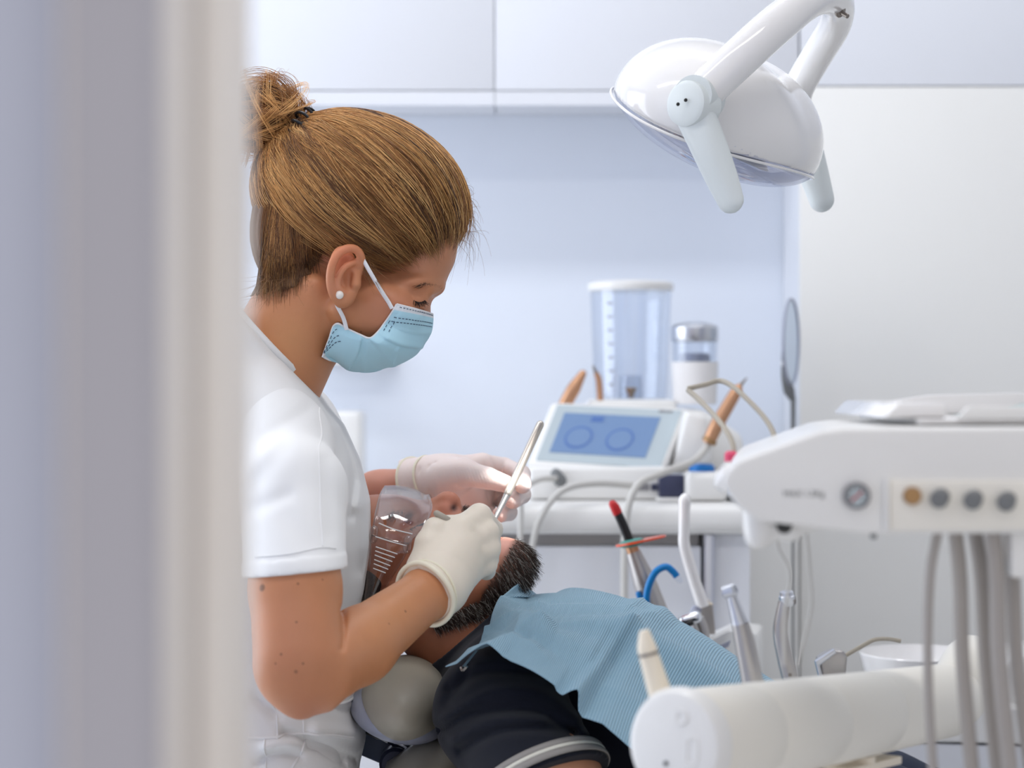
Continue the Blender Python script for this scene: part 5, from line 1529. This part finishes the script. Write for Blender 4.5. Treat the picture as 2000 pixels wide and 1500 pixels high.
# tray lying on the unit
ty = thing('instrument_tray', 'shallow white tray with teal lining lying on the tray unit', 'tray', P(1850, 832, YT + .18))
zt = P(0, 834, YT)[2]
X0, X1 = P(1765, 0, YT + .10)[0], P(2350, 0, YT + .10)[0]
box('base', (X0, YT + .05, zt + .0008), (X1, YT + .26, zt + .004), 'plastic_gloss', ty, bev=.001)
prism('rim', [(X0 - .012, YT + .25, zt + .0042), (X1, YT + .25, zt + .0042), (X1, YT + .25, zt + .022), (X0 + .05, YT + .25, zt + .018), (X0 - .004, YT + .25, zt + .010)], (0, .008, 0), 'plastic_gloss', ty, bev=.0015)
prism('rim', [(X0 + .022, YT + .045, zt + .0042), (X1, YT + .045, zt + .0042), (X1, YT + .045, zt + .013), (X0 + .03, YT + .045, zt + .012)], (0, .006, 0), 'plastic_white', ty, bev=.0012)
prism('end_rim', [(X0 - .022, YT + .06, zt + .0042), (X0 + .02, YT + .06, zt + .0042), (X0 + .02, YT + .06, zt + .014), (X0 - .012, YT + .06, zt + .0145)], (0, .19, 0), 'plastic_gloss', ty, bev=.003)
prism('lining', [(X0 + .055, YT + .10, zt + .0042), (X1, YT + .10, zt + .0042), (X1, YT + .10, zt + .0185), (X0 + .145, YT + .10, zt + .0185)], (0, .10, 0), 'teal_tray', ty, bev=.001)

# ================================================================== instrument bar in front
bar = thing('instrument_bar', 'white rounded instrument holder bar with an oval end plate', 'instrument holder', P(1600, 1500, 1.4))
BA, BB = P(1335, 1452, 1.235), P(1848, 1368, 1.56)
bx = BB - BA; bl_ = np.linalg.norm(bx); bx /= bl_
bu = np.cross(bx, (0, 0, 1.0)); bu /= np.linalg.norm(bu); bv = np.cross(bu, bx)
if bv[2] < 0: bv = -bv
def oval(c, ra, rb, n=44, ph=0.0):
    return [c + bu * ra * math.cos(q) + bv * rb * math.sin(q) for q in np.linspace(0, 2 * math.pi, n + 1)[:-1]]
def loft(name, rings, m, parent, label=None, sharp=40):
    n = len(rings[0]); V = np.vstack(rings); F = []
    for i in range(len(rings) - 1):
        for j in range(n):
            k2 = (j + 1) % n; F.append((i * n + j, i * n + k2, (i + 1) * n + k2, (i + 1) * n + j))
    F.append(tuple(range(n - 1, -1, -1))); F.append(tuple((len(rings) - 1) * n + j for j in range(n)))
    return link(name, mesh_data(name, V, F, sharp=sharp), m, parent, label)
R0, R1 = .0345, .0295
cut = [0.0, .20, .44, .67, 1.0]
for i in range(4):
    rr = []
    for f in (cut[i], cut[i] + .010, cut[i + 1] - .012, cut[i + 1]):
        k3 = .965 if f in (cut[i], cut[i + 1]) else 1.0
        r = (R0 + (R1 - R0) * f) * k3
        rr.append(oval(BA + bx * bl_ * f, r, r * 1.0))
    loft('segment', rr, 'plastic_ivory', bar)
end = loft('end_plate', [oval(BA - bx * .014, .028, .029), oval(BA - bx * .0125, .0325, .0335), oval(BA - bx * .006, .0362, .0365), oval(BA - bx * .0, .0362, .0365)], 'plastic_white', bar, 'oval white end plate')
ec = BA - bx * .0142
lathe('boss', ec + bu * .006 + bv * .0185, -bx, [(0, .0052), (.0008, .0050), (.0009, .0036), (.0002, .0030)], 'plastic_white', end, seg=20)
sl = [ec - bu * (-.0150) + bv * (-.002) + bu * (.0042 * math.cos(q)) + bv * (.0042 * math.sin(q) + (.0045 if math.sin(q) > 0 else -.0045)) for q in np.linspace(0, 2 * math.pi, 29)]
tube('slot_rim', sl, .0007, 'plastic_white', end, n=60, seg=6)
lathe('screw_hole', ec - bu * .004 - bv * .012, -bx, [(0, .0017), (.0006, .0015)], 'plastic_black', end, seg=10)
for i in range(2):
    f0 = .26 + i * .26
    c0 = BA + bx * bl_ * f0 - bv * (R0 + .001) ; c1 = BA + bx * bl_ * (f0 + .22) - bv * (R0 - .0005)
    pr_ = [c0 - bu * .012, c1 - bu * .012, c1 + bu * .012, c0 + bu * .012]
    prism('lower_rail', pr_, (0, 0, -.006), 'plastic_cream', bar, bev=.001)
tube('stem', [BA + bx * bl_ * .62 - bv * .03, BA + bx * bl_ * .62 - bv * .03 + np.array([0, 0, -.12]), np.array([(BA + bx * bl_ * .62)[0], (BA + bx * bl_ * .62)[1], .02])], .012, 'plastic_cream', bar, n=6, seg=14, smooth_path=False)
lathe('stem_foot', np.array([(BA + bx * bl_ * .62)[0], (BA + bx * bl_ * .62)[1], 0.0]), (0, 0, 1), [(0, .16), (.015, .16), (.03, .05), (.04, .014)], 'plastic_white', bar)
tube('elbow', [BB - bx * .012, BB + bx * .02 + bv * .004, BB + bx * .045 + bv * .028, P(1905, 1288, 1.70)], [.027, .026, .022, .018], 'plastic_ivory', bar, n=24, seg=24)

def on_bar(f, rise=0.0):
    return BA + bx * bl_ * f + bv * (R0 + (R1 - R0) * f + rise)
# handpieces standing behind the bar
h1 = thing('syringe', 'cream plastic air-water syringe with tapered tip standing at the end of the bar', 'dental tool', P(1310, 1400, 1.27))
tube('body', [P(1316, 1430, 1.272), P(1296, 1375, 1.272), P(1266, 1276, 1.272)], [.0086, .0084, .0066], 'plastic_cream', h1, n=12, seg=20)
tube('ring', [P(1267, 1279, 1.272), P(1265.5, 1273, 1.272)], .0070, 'steel_dark', h1, n=3, seg=20)
tube('nozzle', [P(1265.5, 1273, 1.272), P(1263, 1262, 1.272), P(1259, 1236, 1.272), P(1258, 1231, 1.272)], [.0068, .0064, .0037, .0030], 'plastic_cream', h1, n=10, seg=20)
Y2_ = 1.44
h2 = thing('contra_angle', 'silver handpiece with small round drill head rising behind the bar', 'dental tool', P(1470, 1345, Y2_))
tube('grip', [P(1474, 1355, Y2_), P(1456, 1262, Y2_), P(1446, 1218, Y2_)], [.0085, .0078, .0066], 'satin_grey', h2, n=14, seg=22)
tube('base_ring', [P(1472, 1344, Y2_), P(1470, 1330, Y2_)], .0088, 'steel_dark', h2, n=3, seg=22)
tube('neck', [P(1446, 1218, Y2_), P(1440, 1200, Y2_), P(1427, 1158, Y2_)], [.0066, .0056, .0036], 'alu', h2, n=12, seg=20)
lathe('head', P(1413, 1158, Y2_), (.9, -.5, .35), [(0, .0040), (.001, .0048), (.0095, .0048), (.0105, .0040), (.0105, .0022), (.009, .0020)], 'alu', h2, seg=20)
Y3_ = 1.56
h3 = thing('turbine', 'bent silver turbine handpiece rising behind the bar beside the cupboard edge', 'dental tool', P(1545, 1325, Y3_))
tube('grip', [P(1546, 1335, Y3_), P(1532, 1280, Y3_), P(1524, 1230, Y3_), P(1532, 1175, Y3_)], [.0068, .0064, .0060, .0050], 'satin_grey', h3, n=20, seg=20)
lathe('head', P(1538, 1178, Y3_), (-.1, -.1, 1), [(-.002, .0050), (.001, .0062), (.006, .0066), (.0065, .0058), (.0095, .0055), (.010, .003)], 'alu', h3, seg=20)
lathe('collar', P(1547, 1170, Y3_), (.8, -.3, .2), [(-.004, .0042), (.002, .0045), (.0025, .003)], 'steel_dark', h3, seg=16)
lathe('button', P(1543, 1318, Y3_ - .0064), (0, -1, 0), [(0, .0016), (.0008, .0014)], 'steel_dark', h3, seg=10)
Y4_ = 1.62
h4 = thing('three_way_syringe', 'metal three-way syringe head with a thin bent brown tip over the bar', 'dental tool', P(1625, 1320, Y4_))
pprism('head', [(1597, 1288), (1612, 1278), (1630, 1270), (1648, 1272), (1656, 1282), (1652, 1330), (1606, 1330), (1602, 1300)], Y4_, Y4_ + .018, 'satin_grey', h4, bev=.003, seg=3)
pprism('lever', [(1592, 1292), (1630, 1268), (1634, 1276), (1602, 1300), (1610, 1330), (1602, 1332)], Y4_ - .003, Y4_ + .004, 'alu', h4, bev=.001)
tube('tip', [P(1652, 1280, Y4_ + .008), P(1690, 1258, Y4_ + .008), P(1710, 1249, Y4_ + .008), P(1735, 1248, Y4_ + .008), P(1759, 1252, Y4_ + .008)], .0018, 'cable_taupe', h4, n=24, seg=10)

# ================================================================== assistant's holder with its tools
YA = 2.38
ah = thing('assistant_panel', 'pale assistant holder with a grey display strip and chrome head behind the bib', 'instrument holder', P(1420, 1280, YA))
tpl = [P(1362, 1262, YA), P(1425, 1232, YA), P(1480, 1238, YA + .06), P(1480, 1340, YA + .06), P(1380, 1340, YA)]
prism('panel', tpl, (0.02, .10, 0), 'plastic_white', ah, bev=.004)
tube('holder_arm', [P(1232, 1292, YA - .016), P(1400, 1300, YA - .016)], .009, 'plastic_white', ah, n=4, seg=14)
prism('display_strip', [P(1385, 1270, YA - .003), P(1427, 1250, YA - .003), P(1423, 1262, YA - .003), P(1388, 1280, YA - .003)], (0, -.002, 0), 'shell_grey', ah)
pprism('bracket', [(1377, 1176), (1392, 1176), (1398, 1240), (1362, 1240), (1362, 1196)], YA + .01, YA + .05, 'plastic_midgrey' if False else 'hose_grey', ah, bev=.002)
tube('bracket_edge', [P(1360, 1200, YA + .005), P(1374, 1177, YA + .005), P(1392, 1180, YA + .005)], .0014, 'plastic_cream', ah, n=10, seg=8, smooth_path=False)
pprism('post', [(1396, 1300), (1460, 1300), (1460, 2400), (1396, 2400)], YA + .02, YA + .09, 'plastic_white', ah, bev=.004)
s3 = thing('valve_syringe', 'chrome-topped syringe head peeking over the edge of the bib', 'dental tool', P(1345, 1240, YA - .06))
def chr_sdf(p):
    d = rc(p, P(1336, 1212, YA - .06), P(1358, 1206, YA - .06), .0075, .0085)
    return d
lo, hi = bounds([P(1336, 1212, YA - .06), P(1358, 1206, YA - .06)], .014)
link('head', mesh_data('head', *sdf_geo(chr_sdf, lo, hi, .0013)), 'chrome', s3)
tube('button', [P(1331, 1221, YA - .07), P(1337, 1224, YA - .07)], .0035, 'plastic_black', s3, n=3, seg=10, rounded=True)
tube('button', [P(1344, 1219, YA - .072), P(1350, 1217, YA - .072)], .0035, 'plastic_black', s3, n=3, seg=10, rounded=True)
tube('body', [P(1362, 1208, YA - .055), P(1372, 1240, YA - .055), P(1376, 1320, YA - .055)], [.0085, .0088, .0085], 'satin_grey', s3, n=10, seg=16)
su = thing('suction_tube', 'white cranked suction tube standing upright before the worktop', 'dental tool', P(1370, 1190, YA))
tube('tube', [P(1337, 985, YA), P(1336, 1040, YA), P(1337, 1066, YA), P(1352, 1120, YA), P(1373, 1185, YA)], [.0070, .0070, .0072, .0074, .0078], 'plastic_gloss', su, n=30, seg=16)
tube('mouthpiece', [P(1337, 992, YA), P(1338, 975, YA), P(1343, 966, YA)], [.0072, .0078, .0040], 'plastic_gloss', su, n=8, seg=16)
lathe('valve', P(1362, 1186, YA), (-.4, -.2, -1), [(0, .006), (.014, .008), (.018, .006)], 'shell_grey', su, seg=16)
cl = thing('curing_light', 'curing light with red tip, black neck and orange shield', 'dental tool', P(1290, 1200, YA - .05))
YL = YA - .05
tube('light_guide', [P(1202, 993, YL), P(1209, 1008, YL), P(1219, 1030, YL), P(1230, 1058, YL)], [.0055, .0056, .0058, .0060], 'plastic_black', cl, n=20, seg=14)
tube('tip', [P(1197, 985, YL), P(1201, 991, YL), P(1206, 1002, YL)], [.0052, .0060, .0060], 'red_plastic', cl, n=8, seg=14, rounded=True)
shd = lathe('eye_shield', P(1252, 1058, YL), np.array([-.20, .055, .97]), [(0, .0310), (.0022, .0310), (.0022, .006), (0, .006)], 'orange_clear', cl, seg=40)
lathe('rubber_ring', P(1234, 1063, YL), np.array([-.20, .055, .97]), [(-.003, .010), (-.001, .0155), (.004, .0155), (.006, .010)], 'teal_rubber', cl, seg=24)
tube('collar', [P(1232, 1066, YL), P(1239, 1082, YL)], [.0072, .0080], 'bronze', cl, n=5, seg=18)
tube('body', [P(1237, 1078, YL), P(1258, 1135, YL), P(1280, 1200, YL), P(1300, 1270, YL)], [.0090, .0140, .0165, .0160], 'satin_grey', cl, n=20, seg=22)
tube('button', [P(1247, 1160, YL - .012), P(1250, 1168, YL - .012)], .0036, 'blue_plastic', cl, n=4, seg=10, rounded=True)
YS = YA - .09
se = thing('saliva_ejector', 'bright blue hooked saliva ejector tube beside the curing light', 'tube', P(1265, 1195, YS))
tube('tube', [P(1238, 1290, YA - .029), P(1250, 1255, YS + .02), P(1261, 1215, YS), P(1262, 1180, YS), P(1266, 1148, YS), P(1280, 1118, YS), P(1300, 1107, YS), P(1314, 1116, YS), P(1322, 1126, YS)], .0043, 'blue_plastic', se, n=36, seg=14)
tube('nozzle', [P(1321, 1125, YS), P(1327, 1133, YS)], .0042, 'clear', se, n=4, seg=12, rounded=True)

# ================================================================== spittoon and unit base
YU = 2.32
su_t = thing('spittoon_unit', 'white unit body with curved seams and spittoon bowl behind the hanging hoses', 'dental unit', P(1900, 1480, YU))
bc_ = P(1798, 1288, YU + .02)
lathe('bowl', bc_ + np.array([0, 0, -.052]), (0, 0, 1), [(k_ * 1.15, r_ * 1.13) for k_, r_ in [(0, .030), (.008, .046), (.030, .060), (.052, .0655), (.053, .0645), (.030, .057), (.012, .040), (.010, .004)]], 'plastic_gloss', su_t, seg=48)
pprism('upper_body', [(1815, 1440), (1850, 1432), (1880, 1415), (1905, 1390), (1925, 1384), (2400, 1384), (2400, 1466), (1730, 1446)], YU - .02, YU + .25, 'plastic_white', su_t, bev=.006, seg=3)
pprism('lower_body', [(1722, 1450), (2400, 1472), (2400, 2400), (1722, 2400)], YU - .018, YU + .25, 'laminate', su_t, bev=.004, seg=3)
tube('bowl_support', [bc_ + np.array([0, 0, -.045]), bc_ + np.array([.02, .02, -.11])], [.03, .05], 'plastic_white', su_t, n=5, seg=24)
pprism('cup_stand', [(1962, 1300), (1985, 1282), (2100, 1270), (2100, 1384), (1958, 1384)], YU + .02, YU + .14, 'plastic_white', su_t, bev=.006, seg=3)

# ================================================================== chair
ch = thing('dental_chair', 'grey-beige padded dental chair with headrest under the man', 'chair', (0.12, 1.9, 0))
link('headrest', mesh_data('headrest', *sdf_geo(lambda p: smax(ell(p, P(793, 1362, 1.86), (.043, .13, .037), RI(12)), -9 + p[:, 0] * 0, .001), *bounds([P(793, 1362, 1.86)], .145), .0035, 2)), 'upholstery', ch, 'padded headrest')
def shell_sdf(p):
    d = ell(p, P(782, 1388, 1.86), (.050, .11, .024), RI(14))
    return d
link('headrest_shell', mesh_data('headrest_shell', *sdf_geo(shell_sdf, *bounds([P(782, 1388, 1.86)], .13), .0035, 2)), 'shell_grey', ch)
def back_sdf(p):
    d = rc(p, P(858, 1535, 1.82), P(1500, 1800, 1.88), .044, .05)
    d = smin(d, ell(p, P(865, 1535, 1.86), (.050, .20, .042), RI(10)), .02)
    return smin(d, ell(p, P(1250, 1740, 1.9), (.34, .22, .055), RI(20)), .03)
link('backrest', mesh_data('backrest', *sdf_geo(back_sdf, *bounds([P(780, 1440, 1.62), P(1900, 2000, 2.14)], .03), .006, 2)), 'upholstery', ch, 'padded backrest')
YK = 1.90
tube('headrest_bar', [P(735, 1428, YK), P(770, 1446, YK), P(830, 1480, YK)], .0060, 'chrome', ch, n=8, seg=14)
tube('bar_knob', [P(716, 1420, YK), P(742, 1432, YK)], .0068, 'plastic_black', ch, n=4, seg=14, rounded=True)
pprism('bracket', [(700, 1430), (742, 1436), (850, 1500), (850, 1560), (760, 1500), (690, 1470)], YK + .02, YK + .05, 'bracket_blue', ch, bev=.003)
lathe('pivot', P(772, 1492, YK - .01), (0, -1, 0), [(-.02, .016), (.0, .016), (.004, .013), (.005, .001)], 'navy_plastic', ch, seg=24)
box('seat_base', (.05, 1.74, .36), (.75, 2.06, .46), 'plastic_white', ch, bev=.03, seg=4)
box('column', (.25, 1.80, .05), (.55, 2.0, .37), 'plastic_white', ch, bev=.03, seg=4)
box('floor_plate', (.05, 1.70, 0), (.85, 2.10, .05), 'plastic_white', ch, bev=.015, seg=3)
